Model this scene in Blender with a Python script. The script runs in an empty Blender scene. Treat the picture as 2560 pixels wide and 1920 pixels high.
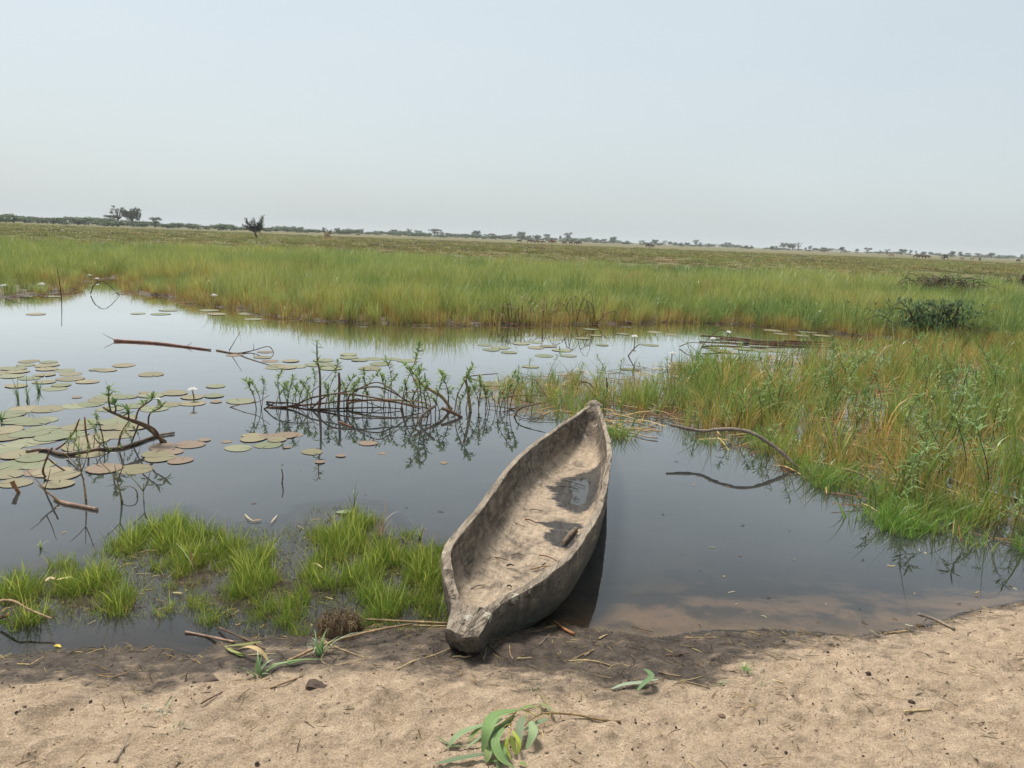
import bpy, math, random
import numpy as np
from mathutils import Vector, Matrix, Euler
random.seed(7)
rng = np.random.default_rng(11)
scene = bpy.context.scene
col = scene.collection
PI = math.pi

# ------------------------------------------------------------------ camera, sky, sun, exposure
F_PX, CX, CY, CAM_H = 1850.0, 1280.0, 960.0, 1.75
PITCH, ROLL = math.atan(365 / F_PX), math.atan(100 / 2560)
cam_d = bpy.data.cameras.new('camera'); cam = bpy.data.objects.new('camera', cam_d); col.objects.link(cam)
cam_d.sensor_fit = 'HORIZONTAL'; cam_d.sensor_width = 36.0; cam_d.lens = 36.0 * F_PX / 2560.0
cam_d.clip_start = 0.05; cam_d.clip_end = 9000
cam.location = (0, 0, CAM_H)
cam.rotation_euler = (Matrix.Rotation(PI / 2 - PITCH, 3, 'X') @ Matrix.Rotation(ROLL, 3, 'Z')).to_euler()
scene.camera = cam

SUN_EL, SUN_AZ = math.radians(63), math.radians(-42)      # azimuth from +Y towards +X: the sun stands left, ahead
sdir = Vector((math.sin(SUN_AZ) * math.cos(SUN_EL), math.cos(SUN_AZ) * math.cos(SUN_EL), math.sin(SUN_EL)))
sun_d = bpy.data.lights.new('sun', 'SUN'); sun = bpy.data.objects.new('sun', sun_d); col.objects.link(sun)
sun_d.energy = 4.0; sun_d.angle = math.radians(14); sun_d.color = (1.0, 0.94, 0.85)
sun.rotation_euler = sdir.to_track_quat('Z', 'Y').to_euler()

world = bpy.data.worlds.new('World'); scene.world = world; world.use_nodes = True
wn, wl = world.node_tree.nodes, world.node_tree.links
wn.clear()
sky = wn.new('ShaderNodeTexSky'); sky.sky_type = 'NISHITA'; sky.sun_disc = False
sky.sun_elevation = SUN_EL; sky.sun_rotation = SUN_AZ
sky.air_density = 1.0; sky.dust_density = 4.0; sky.ozone_density = 1.5; sky.altitude = 0
veil = wn.new('ShaderNodeMix'); veil.data_type = 'RGBA'; veil.inputs[0].default_value = 0.72
veil.inputs[7].default_value = (4.95, 5.52, 5.66, 1)                              # even high haze over the whole sky
tc = wn.new('ShaderNodeTexCoord')
cl = wn.new('ShaderNodeTexNoise'); cl.inputs['Scale'].default_value = 2.2; cl.inputs['Detail'].default_value = 5
mp = wn.new('ShaderNodeMapping'); mp.inputs['Scale'].default_value = (1, 1, 3.0)
cr = wn.new('ShaderNodeMapRange'); cr.inputs[1].default_value = 0.35; cr.inputs[2].default_value = 0.75
cr.inputs[3].default_value = 0.70; cr.inputs[4].default_value = 0.82
bg = wn.new('ShaderNodeBackground'); bg.inputs[1].default_value = 0.12
wo = wn.new('ShaderNodeOutputWorld')
wl.new(tc.outputs['Generated'], mp.inputs[0]); wl.new(mp.outputs[0], cl.inputs['Vector'])
wl.new(cl.outputs['Fac'], cr.inputs[0]); wl.new(cr.outputs[0], veil.inputs[0])
wl.new(sky.outputs[0], veil.inputs[6]); wl.new(veil.outputs[2], bg.inputs[0]); wl.new(bg.outputs[0], wo.inputs[0])

HAZE = 0.00028
vs = scene.view_settings
vs.view_transform = 'Standard'; vs.look = 'None'; vs.exposure = 0.3; vs.gamma = 1.0; vs.use_curve_mapping = False

# ------------------------------------------------------------------ survey helpers: photo bearing -> point of the place
_c, _s = math.cos(ROLL), math.sin(ROLL)
def bearing(px, py):
    u = (px - CX) / F_PX; v = -(py - CY) / F_PX
    r = u * _c - v * _s; w = u * _s + v * _c
    return r, math.cos(PITCH) + w * math.sin(PITCH), -math.sin(PITCH) + w * math.cos(PITCH)
def G(px, py, z=0.0):                      # where that bearing meets the level z
    a, b, c = bearing(px, py); t = (z - CAM_H) / c
    return np.array((a * t, b * t, z))
def V(px, py, y):                          # where it meets the upright plane at distance y
    a, b, c = bearing(px, py); t = y / b
    return np.array((a * t, y, CAM_H + c * t))

# ------------------------------------------------------------------ numeric noise
def _hash(ix, iy, seed):
    h = (ix.astype(np.int64) * 374761393 + iy.astype(np.int64) * 668265263 + seed * 982451653) & 0xffffffff
    h = ((h ^ (h >> 13)) * 1274126177) & 0xffffffff
    return ((h ^ (h >> 16)) & 0xffffff) / float(0xffffff)
def vnoise(x, y, seed=0):
    x = np.asarray(x, float); y = np.asarray(y, float)
    ix = np.floor(x); iy = np.floor(y); fx = x - ix; fy = y - iy
    fx = fx * fx * fx * (fx * (fx * 6 - 15) + 10); fy = fy * fy * fy * (fy * (fy * 6 - 15) + 10)
    a = _hash(ix, iy, seed); b = _hash(ix + 1, iy, seed); c = _hash(ix, iy + 1, seed); d = _hash(ix + 1, iy + 1, seed)
    return (a + (b - a) * fx) * (1 - fy) + (c + (d - c) * fx) * fy
def fbm(x, y, seed=0, octv=4, gain=0.5):
    s = 0; a = 1; t = 0
    for k in range(octv):
        ca, sa = math.cos(k * 1.1), math.sin(k * 1.1); f = 2.0 ** k
        s = s + a * vnoise((x * ca - y * sa) * f + 13.7 * k, (x * sa + y * ca) * f - 7.3 * k, seed + k); t += a; a *= gain
    return s / t
def in_poly(x, y, P):
    r = np.zeros(np.shape(x), bool); n = len(P); j = n - 1
    for i in range(n):
        xi, yi = P[i][:2]; xj, yj = P[j][:2]
        c = ((yi > y) != (yj > y)) & (x < (xj - xi) * (y - yi) / (yj - yi + 1e-12) + xi)
        r ^= c; j = i
    return r
def poly_dist(x, y, P):
    d = np.full(np.shape(x), 1e9); n = len(P)
    for i in range(n):
        ax, ay = P[i][:2]; bx, by = P[(i + 1) % n][:2]
        t = np.clip(((x - ax) * (bx - ax) + (y - ay) * (by - ay)) / ((bx - ax) ** 2 + (by - ay) ** 2 + 1e-12), 0, 1)
        d = np.minimum(d, np.hypot(x - ax - t * (bx - ax), y - ay - t * (by - ay)))
    return d
def sstep(a, b, x):
    t = np.clip((x - a) / (b - a), 0, 1); return t * t * (3 - 2 * t)

# ------------------------------------------------------------------ object helpers
def tag(o, label=None, cat=None, group=None, kind=None):
    if label: o['label'] = label
    if cat: o['category'] = cat
    if group: o['group'] = group
    if kind: o['kind'] = kind
    return o
def mesh(name, v, f, mat, smooth=True, attrs=None):
    me = bpy.data.meshes.new(name)
    if isinstance(f, np.ndarray):
        v = np.asarray(v, np.float32); n, k = f.shape
        me.vertices.add(len(v)); me.vertices.foreach_set('co', v.ravel())
        me.loops.add(n * k); me.loops.foreach_set('vertex_index', f.astype(np.int32).ravel())
        me.polygons.add(n); me.polygons.foreach_set('loop_start', np.arange(0, n * k, k, dtype=np.int32))
        me.update(calc_edges=True)
    else:
        me.from_pydata([tuple(map(float, p)) for p in v], [], [tuple(map(int, q)) for q in f]); me.update()
    if smooth and len(me.polygons): me.polygons.foreach_set('use_smooth', np.ones(len(me.polygons), bool))
    for k, a in (attrs or {}).items():
        a = np.asarray(a, np.float32)
        if a.ndim == 2:
            c4 = np.ones((len(a), 4), np.float32); c4[:, :3] = a
            at = me.attributes.new(k, 'FLOAT_COLOR', 'POINT'); at.data.foreach_set('color', c4.ravel())
        else:
            at = me.attributes.new(k, 'FLOAT', 'POINT'); at.data.foreach_set('value', a)
    if mat: me.materials.append(mat)
    return me
def obj(name, v, f, mat, parent=None, origin=None, smooth=True, attrs=None):
    v = np.asarray(v, float)
    o0 = np.zeros(3) if origin is None else np.asarray(origin, float)
    o = bpy.data.objects.new(name, mesh(name, v - o0, f, mat, smooth, attrs)); col.objects.link(o)
    o.location = o0; o.parent = parent
    return o
def empty(name, loc, rz=0.0):
    o = bpy.data.objects.new(name, None); col.objects.link(o); o.location = loc; o.rotation_euler = (0, 0, rz)
    o.empty_display_size = 0.05
    return o
def dup(o, parent=None):
    c = o.copy(); col.objects.link(c); c.parent = parent
    for ch in list(o.children):
        dup(ch, c)
    return c
def spline(P, n):
    P = np.asarray(P, float); m = len(P)
    if m == 2:
        t = np.linspace(0, 1, n)[:, None]; return P[0] * (1 - t) + P[1] * t
    Q = np.vstack([2 * P[0] - P[1], P, 2 * P[-1] - P[-2]]); out = []
    for u in np.linspace(0, m - 1 - 1e-9, n):
        i = int(u); t = u - i; a, b, c, d = Q[i], Q[i + 1], Q[i + 2], Q[i + 3]
        out.append(0.5 * ((2 * b) + (-a + c) * t + (2 * a - 5 * b + 4 * c - d) * t * t + (-a + 3 * b - 3 * c + d) * t ** 3))
    return np.array(out)
def tube(P, r0, r1, n=None, k=6, wob=0.12, seed=0, base=0):
    n = n or max(4, 3 * len(P)); S = spline(P, n); T = np.gradient(S, axis=0)
    T /= np.linalg.norm(T, axis=1)[:, None] + 1e-9
    up = np.array((0, 0, 1.0)) if abs(T[:, 2]).mean() < .9 else np.array((0, 1.0, 0))
    A = np.cross(T, up); A /= np.linalg.norm(A, axis=1)[:, None] + 1e-9; B = np.cross(A, T)
    r = np.linspace(r0, r1, n); rg = np.random.default_rng(seed + 5)
    r = r * (1 + wob * (rg.random(n) - .5) * 2)
    th = np.arange(k) * 2 * PI / k
    v = (S[:, None, :] + r[:, None, None] * (np.cos(th)[None, :, None] * A[:, None, :] + np.sin(th)[None, :, None] * B[:, None, :])).reshape(-1, 3)
    f = [(i * k + j, i * k + (j + 1) % k, (i + 1) * k + (j + 1) % k, (i + 1) * k + j) for i in range(n - 1) for j in range(k)]
    v = np.vstack([v, S[0], S[-1]]); a, b = len(v) - 2, len(v) - 1
    f += [(a, (j + 1) % k, j) for j in range(k)] + [(b, (n - 1) * k + j, (n - 1) * k + (j + 1) % k) for j in range(k)]
    return v, [tuple(q + base for q in p) for p in f]
class MB:
    def __init__(s): s.v = []; s.f = []; s.n = 0; s.c = []
    def add(s, v, f, c=None):
        s.v.append(np.asarray(v, float)); s.f += [tuple(int(i) + s.n for i in q) for q in f]; s.n += len(v)
        s.c.append(np.tile(np.asarray(c if c is not None else (1, 1, 1), float), (len(v), 1)) if c is None or np.ndim(c) == 1 else np.asarray(c))
    def tube(s, P, r0, r1, c=None, **k): v, f = tube(P, r0, r1, **k); s.add(v, f, c)
    def build(s, name, mat, parent=None, origin=None, smooth=True):
        return obj(name, np.vstack(s.v), s.f, mat, parent, origin, smooth, {'col': np.vstack(s.c)})
    def mesh(s, name, mat, smooth=True):
        return mesh(name, np.vstack(s.v), s.f, mat, smooth, {'col': np.vstack(s.c)})

# ------------------------------------------------------------------ materials
def newmat(name):
    m = bpy.data.materials.new(name); m.use_nodes = True; nt = m.node_tree; nt.nodes.clear()
    out = nt.nodes.new('ShaderNodeOutputMaterial'); return m, nt, out
def N(nt, t, **k):
    n = nt.nodes.new(t)
    for a, b in k.items():
        if a.startswith('i_'): n.inputs[a[2:].replace('_', ' ')].default_value = b
        else: setattr(n, a, b)
    return n
def noise(nt, scale, detail=4, rough=.55, vec=None, dist=0.0):
    n = N(nt, 'ShaderNodeTexNoise'); n.inputs['Scale'].default_value = scale; n.inputs['Detail'].default_value = detail
    n.inputs['Roughness'].default_value = rough; n.inputs['Distortion'].default_value = dist
    if vec is not None: nt.links.new(vec, n.inputs['Vector'])
    return n.outputs['Fac']
def ramp(nt, fac, lo, hi, a=0.0, b=1.0):
    n = N(nt, 'ShaderNodeMapRange', interpolation_type='SMOOTHSTEP'); nt.links.new(fac, n.inputs[0])
    for i, x in zip((1, 2, 3, 4), (lo, hi, a, b)): n.inputs[i].default_value = x
    return n.outputs[0]
def mixc(nt, fac, a, b, mode='MIX'):
    n = N(nt, 'ShaderNodeMix', data_type='RGBA', blend_type=mode)
    for s, x in ((0, fac), (6, a), (7, b)):
        if hasattr(x, 'is_linked'): nt.links.new(x, n.inputs[s])
        else: n.inputs[s].default_value = x if s == 0 else (*x, 1)
    return n.outputs[2]
def mth(nt, op, a, b=0.0, clamp=False):
    n = N(nt, 'ShaderNodeMath', operation=op, use_clamp=clamp)
    for s, x in ((0, a), (1, b)):
        if hasattr(x, 'is_linked'): nt.links.new(x, n.inputs[s])
        else: n.inputs[s].default_value = x
    return n.outputs[0]
def attr(nt, name, out='Fac'):
    return N(nt, 'ShaderNodeAttribute', attribute_name=name).outputs[out]
def pos(nt): return N(nt, 'ShaderNodeNewGeometry').outputs['Position']
def scalev(nt, vec, s):
    n = N(nt, 'ShaderNodeVectorMath', operation='MULTIPLY'); nt.links.new(vec, n.inputs[0]); n.inputs[1].default_value = s
    return n.outputs[0]
def bump(nt, h, dist, strength=1.0, nrm=None):
    n = N(nt, 'ShaderNodeBump'); n.inputs['Distance'].default_value = dist; n.inputs['Strength'].default_value = strength
    nt.links.new(h, n.inputs['Height'])
    if nrm is not None: nt.links.new(nrm, n.inputs['Normal'])
    return n.outputs[0]
def bsdf(nt, out, base, rough=.8, spec=.3, nrm=None):
    p = N(nt, 'ShaderNodeBsdfPrincipled'); p.inputs['Specular IOR Level'].default_value = spec
    for s, x in (('Base Color', base), ('Roughness', rough)):
        if hasattr(x, 'is_linked'): nt.links.new(x, p.inputs[s])
        else: p.inputs[s].default_value = (*x, 1) if s == 'Base Color' else x
    if nrm is not None: nt.links.new(nrm, p.inputs['Normal'])
    nt.links.new(p.outputs[0], out.inputs[0]); return p

def leafmat(name, trans=.35, patch=0.0, gloss=.25, patch_cols=((.9, .95, .8), (1.15, 1.05, .9)), rnd=((.65, .72, .65), (1.34, 1.26, 1.22))):
    m, nt, out = newmat(name)
    c = attr(nt, 'col', 'Color')
    if patch:
        pn = noise(nt, patch, 3, .6, scalev(nt, pos(nt), (1, 1, .3)))
        c = mixc(nt, 1.0, c, mixc(nt, ramp(nt, pn, .3, .7), *patch_cols), 'MULTIPLY')
        oi = N(nt, 'ShaderNodeObjectInfo').outputs['Random']
        c = mixc(nt, 1.0, c, mixc(nt, oi, *rnd), 'MULTIPLY')
    d = N(nt, 'ShaderNodeBsdfDiffuse'); t = N(nt, 'ShaderNodeBsdfTranslucent'); g = N(nt, 'ShaderNodeBsdfGlossy'); g.inputs['Roughness'].default_value = .5
    nt.links.new(c, d.inputs[0]); nt.links.new(c, t.inputs[0]); g.inputs[0].default_value = (.9, .95, 1, 1)
    m1 = N(nt, 'ShaderNodeMixShader'); m1.inputs[0].default_value = trans; nt.links.new(d.outputs[0], m1.inputs[1]); nt.links.new(t.outputs[0], m1.inputs[2])
    fr = N(nt, 'ShaderNodeFresnel'); fr.inputs[0].default_value = 1.4
    m2 = N(nt, 'ShaderNodeMixShader'); nt.links.new(mth(nt, 'MULTIPLY', fr.outputs[0], gloss), m2.inputs[0])
    nt.links.new(m1.outputs[0], m2.inputs[1]); nt.links.new(g.outputs[0], m2.inputs[2]); nt.links.new(m2.outputs[0], out.inputs[0])
    return m
def woodmat(name, rough=.75, spec=.25, sc=1.0):
    m, nt, out = newmat(name)
    p = pos(nt); c = attr(nt, 'col', 'Color')
    n1 = noise(nt, 45 * sc, 5, .6, p); n2 = noise(nt, 9 * sc, 3, .5, p)
    c = mixc(nt, 1.0, c, mixc(nt, ramp(nt, n1, .3, .75), (.62, .60, .58), (1.25, 1.22, 1.2)), 'MULTIPLY')
    c = mixc(nt, 1.0, c, mixc(nt, ramp(nt, n2, .35, .7), (.7, .7, .72), (1.1, 1.1, 1.1)), 'MULTIPLY')
    bsdf(nt, out, c, rough, spec, bump(nt, n1, .003))
    return m
M_grass = leafmat('grass_blade', .38, .35, .08)
M_reed = leafmat('reed_blade', .38, .16, .2, ((.85, .96, .78), (1.14, 1.06, .92)))
M_mead = leafmat('meadow_blade', .3, .05, .05, ((.82, .9, .8), (1.15, 1.08, 1.0)), ((.88, .9, .88), (1.1, 1.08, 1.05)))
M_leaf = leafmat('leaf', .3, 0, .12)
M_dry = leafmat('dry_grass', .25, .8, .1)
M_wood = woodmat('stick_wood')
M_wet = woodmat('wet_stick', .4, .5)
M_bark = woodmat('bark', .9, .1, .2)
# ------------------------------------------------------------------ terrain shape
SHORE = np.array([(-9, 2.2), (-4, 2.45), (-2.04, 2.73), (-1.83, 2.79), (-1.56, 2.85), (-1.37, 2.82), (-1.27, 2.78), (-1.2, 2.89), (-1.06, 2.96), (-.81, 2.99), (-.54, 3.08), (-.23, 3.09), (.08, 3.09), (.3, 3.15), (.45, 3.11), (.72, 3.08), (1.01, 3.15), (1.29, 3.17), (1.66, 3.16), (2.0, 3.26), (2.32, 3.43), (2.71, 3.59), (4, 4.0), (9, 4.6)])
FAR = [(-4000, 15), (-40, 14.5), (-16, 15.6), (-11.5, 16.46), (-11.05, 17.5), (-11.06, 18.56), (-12.97, 22.63), (-12.75, 23.95), (-9.64, 18.63), (-8.48, 18.31), (-6.85, 16.49), (-5.86, 16.23), (-4.69, 14.75), (-3.02, 14.41), (-1.09, 14.79), (1.83, 15.78), (3.81, 17.02), (5.16, 16.92), (6.65, 16.06), (7.92, 15.14), (10.57, 14.6), (16, 14), (40, 12), (4000, 10), (4000, 5000), (-4000, 5000)]
MARSH = [(.92, 6.7), (1.6, 6.76), (2.0, 6.22), (2.29, 5.59), (2.36, 4.97), (2.65, 4.55), (3.1, 4.35), (4.5, 4.4), (9, 6), (16, 12), (12, 14.6), (7.92, 15.0), (4.6, 12.4), (2.58, 11.0), (.9, 9.9), (-.35, 8.9), (-.55, 8.2), (.05, 7.2), (.5, 6.95)]
ISLET = [(-3.6, 2.95), (-3.4, 3.2), (-2.5, 3.36), (-2.32, 3.43), (-2.16, 3.63), (-2.05, 3.98), (-2.05, 4.25), (-1.74, 4.06), (-1.27, 4.04), (-1.18, 4.44), (-.96, 4.5), (-.73, 4.16), (-.42, 3.95), (-.30, 3.8), (-.22, 3.19), (-.46, 3.05), (-.83, 3.02), (-1.09, 3.02), (-1.41, 3.16), (-1.75, 3.09), (-2.21, 2.99), (-3, 2.85)]
_rg = np.random.default_rng(3)
PRINTS = np.column_stack([_rg.uniform(-2.6, 3.4, 120), _rg.uniform(1.5, 2.95, 120), _rg.uniform(.03, .085, 120), _rg.uniform(0, PI, 120), _rg.uniform(.1, .8, 120)])
def shore_d(x, y):
    return np.interp(x, SHORE[:, 0], SHORE[:, 1]) + .05 * (fbm(x * 3, y * 3, 21, 3) - .5) - y
def mud_mask(x, y, d):
    w = np.interp(x, [-3, -1.6, -1.0, -.2, .4, .9, 1.3, 1.7, 3], [.27, .30, .36, .46, .56, .42, .14, .05, .04])
    w = w + .16 * (fbm(x * 2.2, y * 5, 31, 4) - .5) * np.clip(w / .3, .25, 1.3)
    return sstep(w + .36, w - .22, d)
def terrain(x, y, full=False):
    d = shore_d(x, y)
    mud = mud_mask(x, y, d)
    land = .17 * (1 - np.exp(-np.maximum(d, 0) / .75)) + .012 * sstep(0, .05, d)
    near = np.where(d > 0, land, -.34 * (1 - np.exp(np.minimum(d, 0) / 1.15)) * (1 - .55 * sstep(.35, .7, x) * sstep(2.6, 1.5, x) * sstep(-.9, -.25, d)) - .004)
    inn = np.where(in_poly(x, y, ISLET), 1, -1) * poly_dist(x, y, ISLET)
    isl = -.06 + .05 * sstep(-.12, .12, inn) + .05 * (fbm(x * 3.2, y * 3.2, 41, 4) - .47)
    near = np.where(inn > -.2, np.maximum(near, np.where(d > 0, near, isl)), near)
    far_in = np.where(in_poly(x, y, FAR), 1, -1) * poly_dist(x, y, FAR)
    far = np.where(far_in > 0, .03 + .07 * (1 - np.exp(-far_in / 2)) + .05 * (fbm(x * .4, y * .4, 51, 4) - .5) * sstep(0, 6, far_in), -.34 * (1 - np.exp(far_in / .5)) - .01)
    mar = np.where(in_poly(x, y, MARSH), 1, -1) * poly_dist(x, y, MARSH)
    mz = -.20 + .17 * sstep(-.3, .5, mar) + .05 * (fbm(x * 2.2, y * 2.2, 61, 4) - .55)
    h = np.maximum(near, np.maximum(far, np.where(mar > -.4, mz, -.5)))
    # trodden sand: lumps, dents
    dry = sstep(.0, .12, d) * (1 - .72 * mud)
    h = h + dry * (.050 * (fbm(x * 2.4, y * 3.4, 71, 3) - .5) + .034 * (fbm(x * 7, y * 13, 81, 4, .62) - .5) + .022 * (np.abs(fbm(x * 13, y * 26, 91, 3, .6) - .5) * 2 - .2))
    h = h + .024 * (fbm(x * 14, y * 20, 95, 4, .6) - .5) * sstep(-.05, .08, d) * mud
    near_k = (np.abs(x) < 5) & (y < 4) if np.ndim(x) else True
    if np.any(near_k):
        xx, yy = x[near_k], y[near_k]; a = np.zeros(xx.shape)
        for px, py, r, t, s in PRINTS:
            u = (xx - px) * math.cos(t) + (yy - py) * math.sin(t); v = -(xx - px) * math.sin(t) + (yy - py) * math.cos(t)
            q = (u / (1.5 * r)) ** 2 + (v / (.8 * r)) ** 2
            a += s * (.016 * np.exp(-((np.sqrt(q) - 1.25) / .35) ** 2) - .034 * np.exp(-q ** 1.5))
        h = h.copy(); h[near_k] += a * dry[near_k]
    if full: return h, d, mud, far_in, inn, mar
    return h
def hz(x, y): return float(terrain(np.array([float(x)]), np.array([float(y)]))[0])
def grow(a, step, g, end):
    o = []; s = step
    while a < end: a += s; o.append(a); s *= g
    return np.array(o)
xs = np.arange(-2.7, 3.3, .0145)
xs = np.concatenate([-grow(2.7, .0145, 1.075, 3500)[::-1], xs, grow(xs[-1], .0145, 1.075, 3500)])
ys = np.arange(1.75, 4.5, .0145)
ys = np.concatenate([1.75 - grow(0, .02, 1.15, 60)[::-1], ys, grow(ys[-1], .0145, 1.032, 30)])
ys = np.concatenate([ys, grow(ys[-1], ys[-1] - ys[-2], 1.09, 4200)])
def sheet(xs, ys):
    X, Y = np.meshgrid(xs, ys); nx = len(xs); i = np.arange(len(ys) - 1)[:, None] * nx + np.arange(nx - 1)[None, :]; i = i.ravel()
    return X.ravel(), Y.ravel(), np.column_stack([i, i + 1, i + nx + 1, i + nx])
X, Y, Fq = sheet(xs, ys)
Hh, Dd, Mud, FarI, Isl, Mar = terrain(X, Y, True)
mud_all = np.maximum(np.maximum(Mud * (Dd > -.02), sstep(2.5, 1.2, np.abs(FarI))), np.maximum(sstep(-.7, -.2, Isl) * (Dd < .1), sstep(-1.2, -.3, Mar)))

m_ground, nt, out = newmat('ground')
p = pos(nt); mudA = attr(nt, 'mud'); far = attr(nt, 'meadow')
n_big = noise(nt, 1.6, 5, .6, p); n_mid = noise(nt, 14, 6, .65, p); n_fine = noise(nt, 160, 4, .7, p); n_gr = noise(nt, 55, 5, .7, p)
sand = mixc(nt, ramp(nt, n_mid, .3, .72), (.485, .365, .255), (.71, .55, .395))
sand = mixc(nt, ramp(nt, n_big, .5, .72, 0, .35), sand, (.40, .30, .22))
sand = mixc(nt, ramp(nt, n_fine, .3, .75), mixc(nt, 1.0, sand, (.66, .64, .62), 'MULTIPLY'), mixc(nt, 1.0, sand, (1.16, 1.16, 1.14), 'MULTIPLY'))
speck = mth(nt, 'MAXIMUM', ramp(nt, noise(nt, 60, 3, .6, scalev(nt, p, (.6, 1, 1))), .66, .71), ramp(nt, noise(nt, 150, 3, .6, p), .66, .72))  # dark specks, with shade of tiny pits put into the sand colour
sand = mixc(nt, mth(nt, 'MULTIPLY', speck, .75), sand, (.09, .065, .05))
mudc = mixc(nt, ramp(nt, n_mid, .3, .7), (.042, .032, .025), (.135, .102, .076))
mudc = mixc(nt, ramp(nt, n_gr, .45, .75, 0, .6), mudc, (.16, .125, .10))
edge = ramp(nt, mth(nt, 'ADD', mudA, mth(nt, 'MULTIPLY', mth(nt, 'SUBTRACT', noise(nt, 7, 9, .74, scalev(nt, p, (.7, 1.2, 1))), .5), 2.6)), .2, .95)
c = mixc(nt, edge, sand, mudc)
sep = N(nt, 'ShaderNodeSeparateXYZ'); nt.links.new(p, sep.inputs[0])
wetn = mth(nt, 'ADD', sep.outputs[2], mth(nt, 'MULTIPLY', mth(nt, 'SUBTRACT', n_mid, .5), .03))
soak = ramp(nt, wetn, .004, .03, 1, 0)
c = mixc(nt, mth(nt, 'MULTIPLY', soak, .55), c, mixc(nt, 1.0, c, (.38, .36, .36), 'MULTIPLY'))
# pond bed: sandy with dark silt
bedn = noise(nt, 2.6, 4, .6, p)
bed = mixc(nt, ramp(nt, bedn, .42, .58), (.12, .095, .07), (.52, .36, .24))
c = mixc(nt, ramp(nt, sep.outputs[2], -.035, -.006, 1, 0), c, mixc(nt, mth(nt, 'MULTIPLY', edge, .9), bed, (.05, .042, .034)))
pf = scalev(nt, p, (.35, 1, 1))
m1 = noise(nt, .09, 6, .65, pf); m2 = noise(nt, .6, 6, .7, pf); m3 = noise(nt, .022, 4, .6, pf)
mead = mixc(nt, ramp(nt, m1, .42, .6), (.105, .115, .04), (.155, .125, .055))
mead = mixc(nt, ramp(nt, m2, .5, .68), mead, (.09, .088, .038))
mead = mixc(nt, ramp(nt, m3, .5, .62), mead, (.155, .125, .062))
c = mixc(nt, far, c, mead)
rgh = mixc(nt, edge, (.95, .95, .95), (.55, .55, .55))
rgh = mixc(nt, soak, rgh, (.33, .33, .33))
b1 = bump(nt, n_mid, .030); b2 = bump(nt, n_gr, .020, 1, b1); b3 = bump(nt, n_fine, .008, 1, b2)
pb = bsdf(nt, out, c, .9, .3, b3); nt.links.new(rgh, pb.inputs['Roughness'])
g = obj('ground', np.column_stack([X, Y, Hh]), Fq, m_ground, attrs={'mud': mud_all, 'meadow': sstep(.5, 1.5, FarI)})
tag(g, 'pale trodden sand bank running into dark mud, pond bed and far meadow', 'ground', kind='structure')

# ------------------------------------------------------------------ water
wx = np.concatenate([-grow(3.5, .05, 1.07, 60)[::-1], np.arange(-3.5, 4.0, .05), grow(4.0, .05, 1.07, 60)])
wy = np.concatenate([np.arange(2.1, 5, .045), grow(5, .045, 1.03, 40)])
X, Y, Fq = sheet(wx, wy); dep = -terrain(X, Y)
keep = (dep[Fq] > -.06).any(axis=1)
murk = 1 - np.exp(-np.maximum(dep, 0) * 8)
m_water, nt, out = newmat('water')
p = pos(nt)
tr = N(nt, 'ShaderNodeBsdfTransparent'); tr.inputs[0].default_value = (.80, .77, .70, 1)
df = N(nt, 'ShaderNodeBsdfDiffuse')
nt.links.new(mixc(nt, ramp(nt, noise(nt, .5, 4, .6, p), .35, .7), (.026, .031, .034), (.042, .044, .042)), df.inputs[0])
gl = N(nt, 'ShaderNodeBsdfGlossy'); gl.inputs['Roughness'].default_value = .004; gl.inputs[0].default_value = (1, 1, 1, 1)
rp = noise(nt, 1.4, 3, .5, scalev(nt, p, (1, 2.2, 1))); rp2 = noise(nt, 12, 2, .5, scalev(nt, p, (1, 2.0, 1)))
calm = ramp(nt, noise(nt, .35, 2, .5, p), .4, .7, .25, 1)
hgt = mth(nt, 'ADD', rp, mth(nt, 'MULTIPLY', mth(nt, 'MULTIPLY', rp2, calm), .045))
nb = bump(nt, hgt, .0012)
fr = N(nt, 'ShaderNodeFresnel'); fr.inputs[0].default_value = 1.45
nt.links.new(nb, fr.inputs['Normal']); nt.links.new(nb, gl.inputs['Normal'])
mk = mth(nt, 'ADD', attr(nt, 'murk'), mth(nt, 'MULTIPLY', mth(nt, 'SUBTRACT', noise(nt, 3, 3, .5, p), .5), .25), True)
ma = N(nt, 'ShaderNodeMixShader'); nt.links.new(mk, ma.inputs[0]); nt.links.new(tr.outputs[0], ma.inputs[1]); nt.links.new(df.outputs[0], ma.inputs[2])
mb = N(nt, 'ShaderNodeMixShader'); rf = N(nt, 'ShaderNodeMapRange'); nt.links.new(fr.outputs[0], rf.inputs[0]); rf.inputs[1].default_value = .05; rf.inputs[2].default_value = .53; rf.inputs[3].default_value = .03; rf.inputs[4].default_value = .93
nt.links.new(rf.outputs[0], mb.inputs[0]); nt.links.new(ma.outputs[0], mb.inputs[1]); nt.links.new(gl.outputs[0], mb.inputs[2])
nt.links.new(mb.outputs[0], out.inputs[0])
wv = np.column_stack([X, Y, np.zeros(len(X))])
used = np.unique(Fq[keep]); remap = np.full(len(X), -1); remap[used] = np.arange(len(used))
w = obj('water', wv[used], remap[Fq[keep]], m_water, attrs={'murk': murk[used]})
tag(w, 'still grey pond water mirroring the hazy sky', 'water', kind='structure')
pa = G(1985, 637.5, .25); pbb = G(2130, 645.5, .25)
e1 = spline([pa, (pa + pbb) / 2 + (0, 9, 0), pbb], 16); e2 = spline([pa, (pa + pbb) / 2 - (0, 16, 0), pbb], 16)
w2 = obj('water', np.vstack([e1, e2]), [(i, i + 1, 17 + i, 16 + i) for i in range(15)], m_water, attrs={'murk': np.ones(32)})
tag(w2, 'thin bright strip of water far off in the meadow', 'water', kind='structure')

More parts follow.
